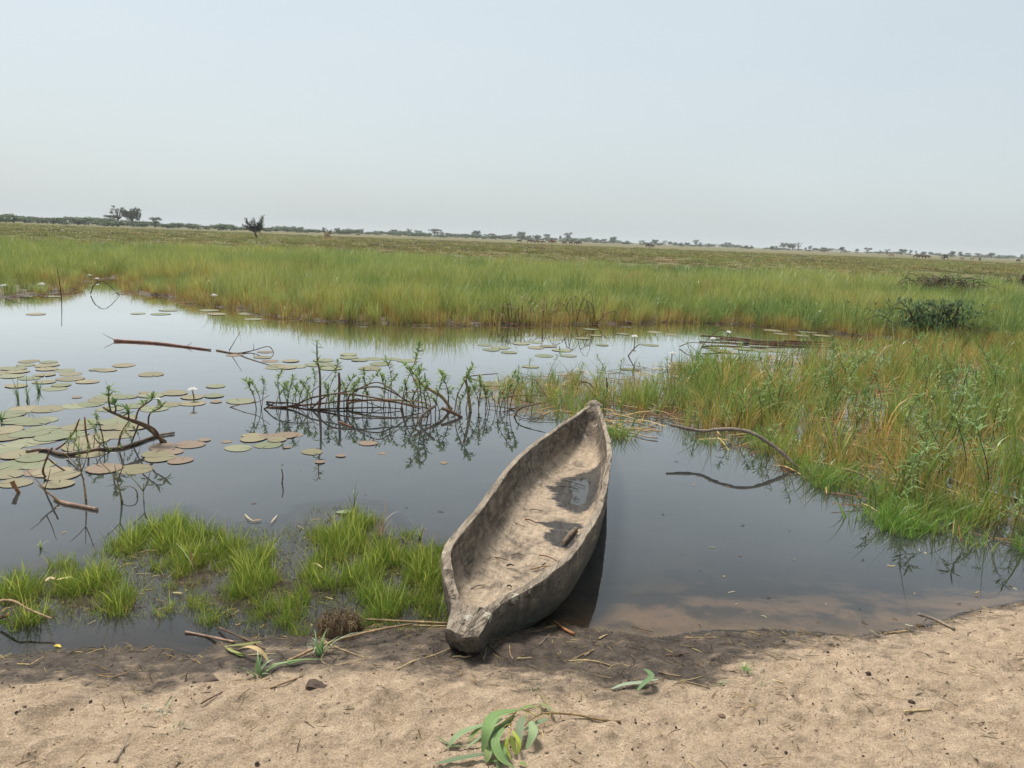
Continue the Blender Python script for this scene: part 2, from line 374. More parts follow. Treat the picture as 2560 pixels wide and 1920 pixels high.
# ------------------------------------------------------------------ dugout canoe
SB = np.array((-.155, 2.72)); SD = np.array((.22343, .97472))
canoe = empty('dugout_canoe', (SB[0], SB[1], 0), math.atan2(SD[1], SD[0]))
tag(canoe, 'weathered grey wooden dugout canoe with its bow on the muddy bank', 'canoe')
def CW(s, lat, z): return np.array((SB[0] + SD[0] * s + SD[1] * lat, SB[1] + SD[1] * s - SD[0] * lat, z))
SL = 3.74
Ls = np.array([(0, -.080), (.04, -.085), (.18, -.110), (.25, -.136), (.36, -.197), (.43, -.238), (.5, -.265), (.59, -.283), (.69, -.284), (.85, -.273), (1.1, -.264), (1.42, -.27), (1.75, -.281), (2.06, -.276), (2.36, -.247), (2.72, -.195), (3.07, -.139), (3.48, -.05), (3.74, .012)])
Rs = np.array([(0, .060), (.04, .068), (.2, .074), (.28, .125), (.35, .185), (.44, .245), (.56, .301), (.63, .328), (.81, .360), (1.01, .384), (1.24, .402), (1.65, .394), (2.38, .346), (2.69, .309), (3.1, .235), (3.52, .142), (3.74, .092)])
WET1 = [(2.23, -.10), (2.30, -.02), (2.44, -.02), (2.59, .10), (2.68, .13), (2.79, .25), (2.28, .30), (1.95, .32), (1.76, .234), (1.83, .127), (1.96, .004), (2.15, -.006)]
WET2 = [(1.57, -.015), (1.64, .092), (1.6, .217), (1.58, .279), (1.5, .26), (1.46, .16), (1.42, .26), (1.3, .29), (1.21, .228), (1.24, .157), (1.36, .061), (1.5, .088)]
PUD = [(2.43, .084), (2.49, .18), (2.3, .245), (2.01, .26), (1.94, .19), (2.0, .14), (2.2, .12), (2.25, .09)]
st = np.concatenate([np.linspace(0, .6, 70), np.linspace(.61, 3.3, 190), np.linspace(3.31, SL, 50)])
def sm(s, T): 
    return (np.interp(s - .02, T[:, 0], T[:, 1]) + np.interp(s, T[:, 0], T[:, 1]) * 2 + np.interp(s + .02, T[:, 0], T[:, 1])) / 4
Lv, Rv = sm(st, Ls), sm(st, Rs)
zrim = np.interp(st, [0, .2, .26, .5, .9, 2.9, 3.4, SL], [.185, .20, .215, .272, .30, .30, .318, .345])
zL = zrim + .020 * (fbm(st * 2.3, st * 0, 5, 4) - .5) - .028 * sstep(.40, .385, st) * sstep(.2, .24, st)
zR = zrim + .020 * (fbm(st * 2.3, st * 0 + 9, 6, 4) - .5)
zbot = np.interp(st, [0, .04, .1, .2, .4, .8, 2.8, 3.3, 3.55, SL], [.115, .085, .045, .005, -.03, -.09, -.11, -.04, .08, .21])
zflo = np.interp(st, [0, .2, .225, .30, .5, 2.8, 3.1, 3.35, 3.52, 3.60, SL], [.4, .4, .15, .085, .062, .058, .085, .15, .24, .4, .4])
thk = np.interp(st, [0, .3, .6, 1.2, 3.2, SL], [.05, .05, .042, .038, .034, .03])
KO, KI = 26, 44; rows = []; A_in = []; A_lat = []
to = np.linspace(PI, 2 * PI, KO); ti = np.linspace(2 * PI, PI, KI)
for i, s in enumerate(st):
    c = (Lv[i] + Rv[i]) / 2; hw = (Rv[i] - Lv[i]) / 2; solid = zflo[i] > .39
    ring = []
    for t in to:
        ca, sa = math.cos(t), math.sin(t); bw = float(sstep(.45, .1, np.array(s))); dz = abs(sa) ** (.62 - .2 * bw); u = np.sign(ca) * abs(ca) ** (.42 - .22 * bw)
        zt = zL[i] + (zR[i] - zL[i]) * (u + 1) / 2
        ring.append((c + hw * u * (1 - .13 * dz ** 2), zt - .012 - (zt - .012 - zbot[i]) * dz))
    q = thk[i]
    ring.append((c + hw - q * .04, zR[i] - .001)); ring.append((c + hw - q * .5, zR[i] + .001)); ring.append((c + hw - q * .95, zR[i] - .001))
    hi = max(hw - q, .004)
    for t in ti:
        ca, sa = math.cos(t), math.sin(t); dz = abs(sa) ** .42; u = np.sign(ca) * abs(ca) ** .5
        zt = (zL[i] + (zR[i] - zL[i]) * (u + 1) / 2) - .010
        lat = c + hi * u * (1 - .20 * dz ** 2 * (u < 0) - .15 * dz ** 2 * (u > 0)); z = zt if solid else zt - max(0.0, zt - zflo[i]) * dz
        if solid: z = zt + .010
        ring.append((lat, z))
    ring.append((c - hw + q * .95, zL[i] - .001)); ring.append((c - hw + q * .5, zL[i] + .001)); ring.append((c - hw + q * .04, zL[i] - .001))
    rows.append(ring)
R3 = np.array(rows); ns, nk = R3.shape[:2]
S2 = np.repeat(st[:, None], nk, 1); lat = R3[:, :, 0]; zz = R3[:, :, 1].copy()
ang = np.arange(nk)[None, :] * .35
rough1 = fbm(S2 * 9, ang * 1.2, 101, 4) - .5; rough2 = fbm(S2 * 30, ang * 3, 111, 3) - .5
inside = np.zeros((ns, nk)); inside[:, KO + 3:KO + 3 + KI] = 1
lat2 = lat + .012 * rough1 + .004 * rough2
zz = zz + .010 * rough1 * (np.abs(rough1) > 0) + .004 * rough2
def sd(P, a, b): return np.where(in_poly(a, b, P), 1, -1) * poly_dist(a, b, P)
on_floor = inside * (zz < .13) * (S2 > .25)
pud_sd = sd(PUD, S2, lat2)
zz = zz - .020 * sstep(-.03, .05, pud_sd) * on_floor
front = .035 * np.clip((lat2 + .06) / .05, -1, 1) * np.exp(-S2 / .05) * (lat2 > 0)
loc = np.stack([S2 - front * .4 - .012 * np.exp(-S2 / .03) * np.cos(lat2 * 40), -lat2, zz], -1).reshape(-1, 3)
fc = []
for i in range(ns - 1):
    for j in range(nk): fc.append((i * nk + j, (i + 1) * nk + j, (i + 1) * nk + (j + 1) % nk, i * nk + (j + 1) % nk))
fc += [tuple(range(nk)), tuple((ns - 1) * nk + j for j in range(nk - 1, -1, -1))]
wet = np.maximum(sd(WET1, S2, lat2), sd(WET2, S2, lat2) * 1.0)
wetA = np.clip(.5 + wet / .16, 0, 1) * on_floor
floorA = inside * sstep(.16, .085, zz) * sstep(.26, .34, S2)
paint = np.zeros((ns, nk)); rimM = np.zeros((ns, nk)); rimM[:, KO:KO + 3] = 1; rimM[:, -3:] = 1; rimM[S2 < .21] = np.where(inside[S2 < .21] > 0, 1, rimM[S2 < .21])
for (ps, pl, pr, only) in [(.52, -.265, .03, 0), (.30, .15, .05, 0), (.36, .20, .035, 0), (.16, .06, .05, 0), (.12, -.02, .045, 0), (2.72, -.175, .03, 1), (3.42, -.045, .03, 0), (3.46, .12, .03, 0), (2.72, .30, .035, 0), (2.55, .325, .03, 0), (2.45, -.10, .05, 2), (3.35, .03, .04, 2), (2.25, -.13, .045, 2), (.45, .0, .07, 2), (.62, .12, .08, 2)]:
    mm = np.exp(-(((S2 - ps) / pr) ** 2 + ((lat2 - pl) / (pr * .9)) ** 2))
    if only != 2: mm = mm * (zz > .16)
    paint = np.maximum(paint, mm)
m_can, nt, out = newmat('canoe_wood')
oc = N(nt, 'ShaderNodeTexCoord').outputs['Object']
gr = noise(nt, 26, 6, .65, scalev(nt, oc, (.22, 1, .8)), .6); gr2 = noise(nt, 5, 5, .6, scalev(nt, oc, (.6, 1, 1))); fine = noise(nt, 120, 4, .7, scalev(nt, oc, (.3, 1, 1)))
streak = noise(nt, 16, 5, .6, scalev(nt, oc, (1.6, 1, .18)))
c = mixc(nt, ramp(nt, gr, .36, .64), (.090, .069, .051), (.30, .238, .176))
c = mixc(nt, ramp(nt, gr2, .35, .68, 0, .6), c, (.175, .145, .118))
c = mixc(nt, ramp(nt, streak, .48, .66, 0, .85), c, (.072, .058, .046))
blot = noise(nt, 3.2, 6, .7, oc)
c = mixc(nt, ramp(nt, blot, .52, .66, 0, .6), c, (.10, .085, .07))
rimA = attr(nt, 'rim')
c = mixc(nt, mth(nt, 'MULTIPLY', rimA, .75), c, mixc(nt, ramp(nt, gr, .3, .7), (.20, .16, .12), (.42, .35, .27)))
c = mixc(nt, ramp(nt, fine, .62, .78, 0, .5), c, (.07, .055, .045))
sz = N(nt, 'ShaderNodeSeparateXYZ'); nt.links.new(oc, sz.inputs[0])
damp_shade = ramp(nt, mth(nt, 'ADD', sz.outputs[2], mth(nt, 'MULTIPLY', mth(nt, 'SUBTRACT', streak, .5), .22)), .06, .24, 1, 0)   # waterlogged, algae-stained lower hull, with shade of the outer side put into the colour
c = mixc(nt, mth(nt, 'MULTIPLY', mth(nt, 'MULTIPLY', damp_shade, .8), mth(nt, 'SUBTRACT', 1.0, attr(nt, 'inner'))), c, mixc(nt, ramp(nt, gr2, .45, .7), (.058, .047, .034), (.042, .052, .043)))
teal = ramp(nt, noise(nt, 22, 4, .6, oc), .66, .70)
c = mixc(nt, mth(nt, 'MULTIPLY', mth(nt, 'MULTIPLY', teal, damp_shade), .6), c, (.06, .15, .15))
crack = ramp(nt, noise(nt, 7, 3, .5, scalev(nt, oc, (.5, 2.2, 2.2)), 1.5), .497, .503)
crk = ramp(nt, mth(nt, 'ABSOLUTE', mth(nt, 'SUBTRACT', noise(nt, 5, 4, .55, scalev(nt, oc, (.35, 2.0, 2.0)), .8), .5)), .0, .015, 1, 0)
c = mixc(nt, mth(nt, 'MULTIPLY', crk, .85), c, (.035, .028, .022))
mudn = noise(nt, 6, 6, .65, oc, .4)
fl = mth(nt, 'MULTIPLY', attr(nt, 'floor'), ramp(nt, mudn, .32, .54))
silt = mixc(nt, ramp(nt, noise(nt, 30, 6, .7, oc), .3, .7), (.30, .235, .172), (.49, .39, .285))
c = mixc(nt, fl, c, silt)
wn_ = mth(nt, 'ADD', attr(nt, 'wet'), mth(nt, 'MULTIPLY', mth(nt, 'SUBTRACT', noise(nt, 17, 7, .75, scalev(nt, oc, (1, .45, 1))), .5), 1.5))
wt = ramp(nt, wn_, .38, .60)
c = mixc(nt, wt, c, mixc(nt, ramp(nt, gr, .3, .7), (.040, .036, .034), (.085, .078, .072)))
pt = ramp(nt, mth(nt, 'ADD', attr(nt, 'paint'), mth(nt, 'MULTIPLY', mth(nt, 'SUBTRACT', noise(nt, 55, 5, .75, scalev(nt, oc, (1, .35, 1)), 1.2), .5), 2.4)), .80, .95)
c = mixc(nt, mth(nt, 'MULTIPLY', pt, .55), c, mixc(nt, ramp(nt, gr2, .5, .6), (.70, .64, .50), (.58, .62, .62)))
rg = mixc(nt, wt, (.85, .85, .85), (.25, .25, .25))
nb = bump(nt, gr, .022); nb = bump(nt, fine, .007, 1, nb); nb = bump(nt, mudn, .03, .6, nb); nb = bump(nt, streak, .014, .8, nb)
pb = bsdf(nt, out, c, .85, .25, nb); nt.links.new(rg, pb.inputs['Roughness'])
hull = obj('hull', loc, fc, m_can, canoe, attrs={'floor': floorA.ravel(), 'wet': wetA.ravel(), 'paint': paint.ravel(), 'inner': inside.ravel(), 'rim': rimM.ravel()})
hull.data.set_sharp_from_angle(angle=math.radians(42))
# carved knob at the far end
kv = []; kf = []; n1, n2 = 14, 24
for a in range(n1 + 1):
    th = PI * a / n1
    for b in range(n2):
        ph = 2 * PI * b / n2; x = math.sin(th) * math.cos(ph); y = math.sin(th) * math.sin(ph); z = math.cos(th)
        w_ = 1 + .12 * math.sin(3 * ph) + .1 * (float(vnoise(np.array([ph * 2]), np.array([th * 3]), 8)[0]) - .5)
        kv.append((3.73 + .045 * x * w_ - .022 * abs(y), -.052 + .066 * np.sign(y) * abs(y) ** .8 * w_, .352 + .028 * z - .012 * abs(y) + .01 * x))
for a in range(n1):
    for b in range(n2): kf.append((a * n2 + b, (a + 1) * n2 + b, (a + 1) * n2 + (b + 1) % n2, a * n2 + (b + 1) % n2))
z0 = np.zeros(len(kv))
obj('stern_knob', kv, kf, m_can, canoe, attrs={'floor': z0, 'wet': z0, 'paint': z0, 'inner': z0 + 1, 'rim': z0 + .8})
# rain water standing in the hull
m_pud, nt, out = newmat('puddle_water')
tr = N(nt, 'ShaderNodeBsdfTransparent'); tr.inputs[0].default_value = (.75, .74, .72, 1); gl = N(nt, 'ShaderNodeBsdfGlossy'); gl.inputs['Roughness'].default_value = .03
fr = N(nt, 'ShaderNodeFresnel'); fr.inputs[0].default_value = 1.4; df = N(nt, 'ShaderNodeBsdfDiffuse'); df.inputs[0].default_value = (.10, .105, .108, 1)
ma = N(nt, 'ShaderNodeMixShader'); ma.inputs[0].default_value = .6; nt.links.new(tr.outputs[0], ma.inputs[1]); nt.links.new(df.outputs[0], ma.inputs[2])
mb = N(nt, 'ShaderNodeMixShader'); nt.links.new(fr.outputs[0], mb.inputs[0]); nt.links.new(ma.outputs[0], mb.inputs[1]); nt.links.new(gl.outputs[0], mb.inputs[2]); nt.links.new(mb.outputs[0], out.inputs[0])
pc = np.mean(PUD, axis=0); PP = spline(PUD + [PUD[0]], 64)[:-1]
PP = pc + (PP - pc) * (1.16 + .42 * (fbm(np.arange(63) * .5, np.zeros(63), 4, 3) - .5))[:, None]
pv = [CW(pc[0], pc[1], .0555)] + [CW(a, b, .0555) for a, b in PP]
o = obj('puddle', pv, [(0, 1 + i, 1 + (i + 1) % 63) for i in range(63)][::-1] and [(0, 1 + (i + 1) % 63, 1 + i) for i in range(63)], m_pud, origin=pv[0])
tag(o, 'small puddle of rain water lying on the canoe floor', 'puddle')
# ------------------------------------------------------------------ grass: tuft shapes scattered as uncountable stuff
def blades(base, az, h, lean, w, droop, c0, c1, seg=3, face=None):
    n = len(h); t = np.linspace(0, 1, seg + 1)
    dx, dy = np.cos(az), np.sin(az); fa = az + PI / 2 if face is None else face
    v = np.zeros((n, seg + 1, 2, 3)); cc = np.zeros((n, seg + 1, 2, 3))
    for k, tk in enumerate(t):
        px = base[:, 0] + dx * lean * tk ** 1.8; py = base[:, 1] + dy * lean * tk ** 1.8
        pz = base[:, 2] + h * (tk - droop * tk ** 3)
        ww = w * (1 - tk) ** .75 * .5 + (.0004 if k == seg else 0)
        for s, sg in ((0, -1), (1, 1)):
            v[:, k, s, 0] = px + sg * ww * np.cos(fa); v[:, k, s, 1] = py + sg * ww * np.sin(fa); v[:, k, s, 2] = pz
            cc[:, k, s] = c0 + (c1 - c0) * min(1, tk * 2.7)
    i = np.arange(n)[:, None] * (2 * (seg + 1)) + np.arange(seg)[None, :] * 2; i = i.ravel()
    return v.reshape(-1, 3), np.column_stack([i, i + 1, i + 3, i + 2]), cc.reshape(-1, 3)
def tuft(seed, n, rad, h0, h1, lean, w, droop, tips, bases, mat, seg=3, name='tuft'):
    rg = np.random.default_rng(seed)
    a = rg.random(n) * 2 * PI; r = rad * np.sqrt(rg.random(n))
    base = np.column_stack([r * np.cos(a), r * np.sin(a), np.full(n, -.02)])
    az = a + rg.normal(0, .7, n); h = rg.uniform(h0, h1, n); ln = h * rg.uniform(.1, 1, n) * lean
    tips = np.array(tips); bases = np.array(bases)
    c1 = tips[rg.integers(0, len(tips), n)] * rg.uniform(.75, 1.2, (n, 1)); c0 = bases[rg.integers(0, len(bases), n)] * rg.uniform(.75, 1.2, (n, 1))
    v, f, c = blades(base, az, h, ln, w * rg.uniform(.7, 1.3, n), droop * rg.random(n), c0, c1, seg, rg.random(n) * 2 * PI)
    return mesh(name, v, f, mat, True, {'col': c})
def scatter(name, pts, meshes, idx, rz, sc, label, cat, tilt=None):
    lib = bpy.data.collections.new(name + '_shapes')
    for k, me in enumerate(meshes):
        lib.objects.link(bpy.data.objects.new('%s_shape_%02d' % (name, k), me))
    n = len(pts); me = bpy.data.meshes.new(name); me.vertices.add(n); me.vertices.foreach_set('co', np.asarray(pts, np.float32).ravel())
    rot = np.zeros((n, 3), np.float32); rot[:, 2] = rz
    if tilt is not None: rot[:, :2] = tilt
    sc = np.asarray(sc, np.float32)
    if sc.ndim == 1: sc = np.repeat(sc[:, None], 3, 1)
    for nm, ty, ar, fld in (('rot', 'FLOAT_VECTOR', rot, 'vector'), ('scl', 'FLOAT_VECTOR', sc, 'vector'), ('idx', 'INT', np.asarray(idx, np.int32), 'value')):
        at = me.attributes.new(nm, ty, 'POINT'); at.data.foreach_set(fld, ar.ravel())
    o = bpy.data.objects.new(name, me); col.objects.link(o)
    ng = bpy.data.node_groups.new(name + '_scatter', 'GeometryNodeTree')
    ng.interface.new_socket('Geometry', in_out='INPUT', socket_type='NodeSocketGeometry'); ng.interface.new_socket('Geometry', in_out='OUTPUT', socket_type='NodeSocketGeometry')
    nn, nl = ng.nodes, ng.links
    gi = nn.new('NodeGroupInput'); go = nn.new('NodeGroupOutput'); m2p = nn.new('GeometryNodeMeshToPoints'); ip = nn.new('GeometryNodeInstanceOnPoints')
    ci = nn.new('GeometryNodeCollectionInfo'); ci.inputs[0].default_value = lib; ci.inputs['Separate Children'].default_value = True; ci.inputs['Reset Children'].default_value = True
    def na(nm, ty):
        q = nn.new('GeometryNodeInputNamedAttribute'); q.data_type = ty; q.inputs[0].default_value = nm; return q.outputs[0]
    nl.new(gi.outputs[0], m2p.inputs[0]); nl.new(m2p.outputs[0], ip.inputs['Points']); nl.new(ci.outputs[0], ip.inputs['Instance'])
    ip.inputs['Pick Instance'].default_value = True
    nl.new(na('idx', 'INT'), ip.inputs['Instance Index'])
    e2r = nn.new('FunctionNodeEulerToRotation'); nl.new(na('rot', 'FLOAT_VECTOR'), e2r.inputs[0]); nl.new(e2r.outputs[0], ip.inputs['Rotation'])
    nl.new(na('scl', 'FLOAT_VECTOR'), ip.inputs['Scale']); nl.new(ip.outputs[0], go.inputs[0])
    md = o.modifiers.new('scatter', 'NODES'); md.node_group = ng
    tag(o, label, cat, kind='stuff'); return o
def jitter(n, x0, x1, y0, y1, rg): return rg.uniform(x0, x1, n), rg.uniform(y0, y1, n)

GRN = [(.34, .395, .13), (.40, .44, .155), (.28, .345, .11), (.43, .44, .165)]
YEL = [(.42, .40, .13), (.38, .38, .115), (.46, .38, .14)]
STR = [(.50, .34, .16), (.44, .28, .125), (.36, .22, .10)]
BRN = [(.16, .10, .055), (.11, .075, .045), (.22, .15, .075)]
OLV = [(.25, .265, .085), (.28, .27, .095), (.215, .23, .075)]
rg = np.random.default_rng(101)
# tall reeds of the far bank
reedT = [tuft(1, 40, .17, .5, 1.0, .45, .017, .25, GRN, STR, M_reed), tuft(2, 40, .17, .5, 1.05, .4, .016, .2, GRN, STR + GRN[:1], M_reed),
         tuft(3, 38, .18, .45, .95, .55, .017, .4, GRN + YEL[:1], STR, M_reed), tuft(4, 42, .17, .55, .95, .4, .013, .3, YEL + GRN[:2], STR, M_reed),
         tuft(5, 36, .16, .45, .85, .4, .012, .3, STR + YEL, STR, M_reed), tuft(6, 40, .2, .5, .9, .6, .02, .6, [(.26, .34, .13), (.20, .29, .09)], GRN, M_reed)]
P = []; 
for (a, b, dens) in ((0, 2.5, 15), (2.5, 9, 10), (9, 24, 6.5), (24, 50, 3.2)):
    yl, yh = 13, 26 + b; n = int(dens * (yh - yl) * 2 * 56)
    x, y = jitter(n, -56, 56, yl, yh, rg); k = (np.abs(x) < .80 * y + 3.5) & in_poly(x, y, FAR); x, y = x[k], y[k]
    e = poly_dist(x, y, FAR); k = (e >= a) & (e < b); P.append(np.column_stack([x[k], y[k], e[k]]))
P = np.vstack(P); x, y, e = P.T
top = 34 + 14 * (fbm(x * .06, y * .06, 203, 3) - .5) - .25 * np.clip(x, -20, 40) * .4
keep = (y < top + 14) & (rg.random(len(x)) < np.where(y > top, np.clip(1 - (y - top) / 14, 0, 1), 1) * np.where(e > 2, .55 + .9 * fbm(x * .5, y * .5, 207, 3), 1))
x, y, e = x[keep], y[keep], e[keep]
nz = fbm(x * .22, y * .22, 211, 3); nz2 = fbm(x * .12, y * .3, 213, 3)
idx = rg.choice(3, len(x)); idx = np.where((nz > .56) & (rg.random(len(x)) < .5), 3, idx); idx = np.where((nz > .62) & (rg.random(len(x)) < .25), 4, idx)
idx = np.where((nz2 > .56) & (rg.random(len(x)) < .8), 5, idx); idx = np.where(rg.random(len(x)) < .035, 4, idx)
sc = (.42 + .75 * fbm(x * .45, y * .45, 217, 3)) * rg.uniform(.72, 1.18, len(x)) * np.clip(.55 + e * .6, 0, 1)
low = sstep(-6, -9.5, x) * sstep(24, 17, y)                           # thin, lower growth round the inlet
sc *= 1 - .45 * low
gl_ = 1 + .35 * sstep(20, 45, y)
xf, yf = jitter(26000, -14, 12, 13.8, 24.5, rg); ef = np.where(in_poly(xf, yf, FAR), 1, -1) * poly_dist(xf, yf, FAR); k = (ef > -.14) & (ef < .4) & (rg.random(len(xf)) < np.where(xf < -8.2, .18, .7)); xf, yf = xf[k], yf[k]; nf = len(xf)
reedT.append(tuft(7, 14, .10, .16, .42, .3, .014, .1, STR + YEL[:1] + GRN[:1], [(.36, .22, .10), (.28, .165, .075)], M_reed))
x = np.concatenate([x, xf]); y = np.concatenate([y, yf]); idx = np.concatenate([idx, np.full(nf, 6)]); sc = np.concatenate([sc, rg.uniform(.45, 1.0, nf)]); gl_ = np.concatenate([gl_, np.ones(nf)])
scatter('tall_reed_grass', np.column_stack([x, y, np.maximum(terrain(x, y), -.02)]), reedT, idx, rg.random(len(x)) * 6.28, np.column_stack([sc * gl_, sc * gl_, sc]), 'tall bright green reed grass filling the far bank', 'grass', rg.normal(0, .07, (len(x), 2)))
# grazed meadow behind
shortT = [tuft(11, 40, .34, .12, .34, .7, .03, .3, OLV, OLV, M_mead, 2), tuft(12, 40, .36, .12, .30, .7, .03, .3, OLV, OLV, M_mead, 2),
          tuft(13, 36, .36, .10, .26, .8, .03, .4, [(.33, .25, .11), (.27, .21, .09)], BRN, M_mead, 2), tuft(14, 44, .4, .12, .36, .7, .03, .4, BRN + OLV, BRN, M_mead, 2)]
x, y = jitter(60000, -190, 190, 30, 230, rg); k = (np.abs(x) < .8 * y + 4) & (rg.random(len(x)) < np.clip(38 / y, 0, 1)); x, y = x[k], y[k]
nz = fbm(x * .09, y * .16, 221, 4); idx = np.where(nz < .46, 0, np.where(nz < .52, 1, np.where(nz < .57, 2, 3))); idx = np.where(rg.random(len(x)) < .25, rg.integers(0, 3, len(x)), idx)
sc = rg.uniform(.7, 1.2, len(x)); wd = np.clip(y / 45, 1, 3)
scatter('meadow_grass', np.column_stack([x, y, terrain(x, y)]), shortT, idx, rg.random(len(x)) * 6.28, np.column_stack([sc * wd, sc * wd, sc * np.clip(y / 80, .8, 1.25)]), 'short olive and straw coloured grazed grass of the far meadow', 'grass')
# dark dead hummocks in the meadow
def dome(seed, n, cols):
    rg2 = np.random.default_rng(seed); a = rg2.random(n) * 2 * PI; r = np.sqrt(rg2.random(n)); z = .42 * np.sqrt(np.clip(1 - r ** 2, 0, 1))
    base = np.column_stack([r * np.cos(a), r * .8 * np.sin(a), z * .7 - .05]); cs = np.array(cols)[rg2.integers(0, len(cols), n)] * rg2.uniform(.6, 1.3, (n, 1))
    v, f, c = blades(base, a, rg2.uniform(.08, .22, n), rg2.uniform(.15, .35, n), np.full(n, .07), np.full(n, .5), cs, cs, 2, rg2.random(n) * 6.28)
    return mesh('dome', v, f, M_dry, True, {'col': c})
domeT = [dome(21, 170, BRN + OLV), dome(22, 170, OLV), dome(23, 170, [(.09, .075, .045), (.13, .11, .055)]), dome(24, 150, STR + BRN)]
n = 1700; y = 36 + 190 * rg.random(n) ** 1.5; x = rg.uniform(-.8, .8, n) * y; k = fbm(x * .05, y * .09, 231, 3) > .54; x, y = x[k], y[k]; n = len(x)
sc = rg.uniform(.35, 1.05, n) * np.clip(y / 70, .7, 1.8)
scatter('dead_hummocks', np.column_stack([x, y, terrain(x, y)]), domeT, rg.integers(0, 4, n), rg.random(n) * 6.28, np.column_stack([sc * 1.3, sc, sc * .62]), 'low brown and dark humps of dead vegetation in the meadow', 'vegetation')

# marsh right of the canoe
MG = [(.22, .32, .085), (.28, .37, .11), (.17, .26, .085)]; MO = [(.52, .34, .14), (.45, .28, .105), (.60, .42, .18)]
marT = [tuft(31, 13, .07, .22, .55, .5, .008, .25, MG, MG + MO, M_grass), tuft(32, 13, .08, .2, .50, .7, .0075, .3, MG + YEL, MO, M_grass),
        tuft(33, 13, .08, .2, .48, .6, .0075, .3, MO + YEL, MO, M_grass), tuft(34, 12, .05, .28, .66, .45, .011, .2, MG, MG, M_grass), tuft(35, 20, .09, .06, .2, 1.1, .006, .5, MO + BRN, BRN, M_grass), tuft(36, 9, .04, .35, .75, .7, .016, .5, MG[:2], MG, M_grass, 5), tuft(37, 8, .05, .3, .7, .9, .012, .6, MO, MO, M_grass, 5)]
x, y = jitter(30000, -.6, 13, 4.2, 15.5, rg); k = in_poly(x, y, MARSH) & (x < .78 * y + 1.5); x, y = x[k], y[k]; e = poly_dist(x, y, MARSH)
right = sstep(.08, .34, x / y)
left_open = 1 - .35 * sstep(.22, .10, x / y) * sstep(8.6, 9.8, y)
back = 1 - .6 * sstep(9.5, 12, y) * sstep(.55, .35, x / y)
dn = (.50 - .18 * right) * (.5 + .5 * sstep(0, .6, e)) * left_open * back * (.12 + 1.35 * sstep(.38, .62, fbm(x * 1.5, y * 1.5, 241, 3))) * (.6 + .4 * sstep(0, .3, e))
k = rg.random(len(x)) < dn; x, y, e, right = x[k], y[k], e[k], right[k]; n = len(x)
nz = fbm(x * .9, y * .9, 243, 3); idx = np.where(nz > .54, 2, np.where(nz > .47, 1, rg.choice([0, 0, 3], n))); idx = np.where(rg.random(n) < .2, rg.integers(0, 4, n), idx); idx = np.where(rg.random(n) < .16, 4, idx); idx = np.where(rg.random(n) < .10, 5, idx); idx = np.where(rg.random(n) < .08, 6, idx)
sc = rg.uniform(.55, 1.1, n) * (.55 + .45 * sstep(0, .5, e)) * (.62 + .5 * right)
scatter('marsh_grass', np.column_stack([x, y, np.maximum(terrain(x, y), -.03)]), marT, idx, rg.random(n) * 6.28, sc, 'mixed green and ochre marsh grass standing in the water right of the canoe', 'grass', rg.normal(0, .16, (n, 2)))
# low fresh shoots on the near edge of that marsh
frT = [tuft(41, 16, .05, .08, .2, .9, .008, .3, [(.20, .34, .07), (.17, .29, .07)], MG, M_grass), tuft(42, 12, .06, .1, .24, 1.1, .008, .4, MG, MO, M_grass)]
x, y = jitter(9000, .6, 4.6, 3.9, 7, rg); e = np.where(in_poly(x, y, MARSH), 1, -1) * poly_dist(x, y, MARSH)
k = (e > -.2) & (e < .6) & (rg.random(len(x)) < .45 * sstep(.46, .62, fbm(x * 2, y * 2, 251, 3))); x, y = x[k], y[k]; n = len(x)
scatter('low_shoots', np.column_stack([x, y, np.maximum(terrain(x, y), -.02)]), frT, rg.integers(0, 2, n), rg.random(n) * 6.28, rg.uniform(.6, 1.2, n), 'low fresh green shoots along the marsh edge at right', 'grass')

# short lawn-like grass on the mud islet left of the canoe
NG = [(.25, .37, .06), (.31, .42, .08), (.17, .27, .05), (.36, .41, .11), (.36, .29, .13), (.15, .22, .05), (.24, .16, .08)]
nrT = [tuft(51, 11, .034, .03, .125, .55, .0042, .2, NG, NG + BRN[:1], M_grass), tuft(52, 10, .036, .04, .10, .55, .0042, .3, NG, BRN + NG, M_grass), tuft(53, 7, .04, .02, .07, .9, .004, .3, NG[:2] + BRN, BRN, M_grass), tuft(54, 10, .034, .04, .16, .55, .0045, .25, NG, NG, M_grass)]
SEED = [(400, 1335, .13), (360, 1345, .09), (440, 1365, .10), (470, 1400, .11), (150, 1410, .06), (60, 1490, .14), (130, 1475, .10), (215, 1475, .13), (260, 1470, .08), (590, 1400, .14), (650, 1410, .12), (700, 1380, .12), (640, 1450, .13), (610, 1490, .08), (560, 1380, .08), (860, 1360, .09), (830, 1390, .07), (850, 1450, .16), (920, 1420, .12), (960, 1400, .08), (1040, 1420, .12), (1070, 1470, .13), (1000, 1500, .14), (930, 1490, .12), (1080, 1520, .08), (900, 1310, .07), (890, 1330, .06), (300, 1500, .08), (90, 1535, .08), (740, 1540, .05), (20, 1500, .12)]
SW = [(*G(a, b)[:2], r) for a, b, r in SEED]
x, y = jitter(40000, -3.2, -.1, 2.95, 4.6, rg); f = np.zeros(len(x))
for a, b, r in SW: f = np.maximum(f, np.exp(-(((x - a) / (r * 1.25)) ** 2 + ((y - b) / (r * 1.4)) ** 2)))
inn = np.where(in_poly(x, y, ISLET), 1, -1) * poly_dist(x, y, ISLET)
q = f * .95 + 2.5 * (fbm(x * 9, y * 9, 261, 3) - .5)
can = np.array([(x - SB[0]) * SD[0] + (y - SB[1]) * SD[1], (x - SB[0]) * SD[1] - (y - SB[1]) * SD[0]])
off = ~((can[1] > np.interp(can[0], Ls[:, 0], Ls[:, 1]) + .01) & (can[0] > -.02))
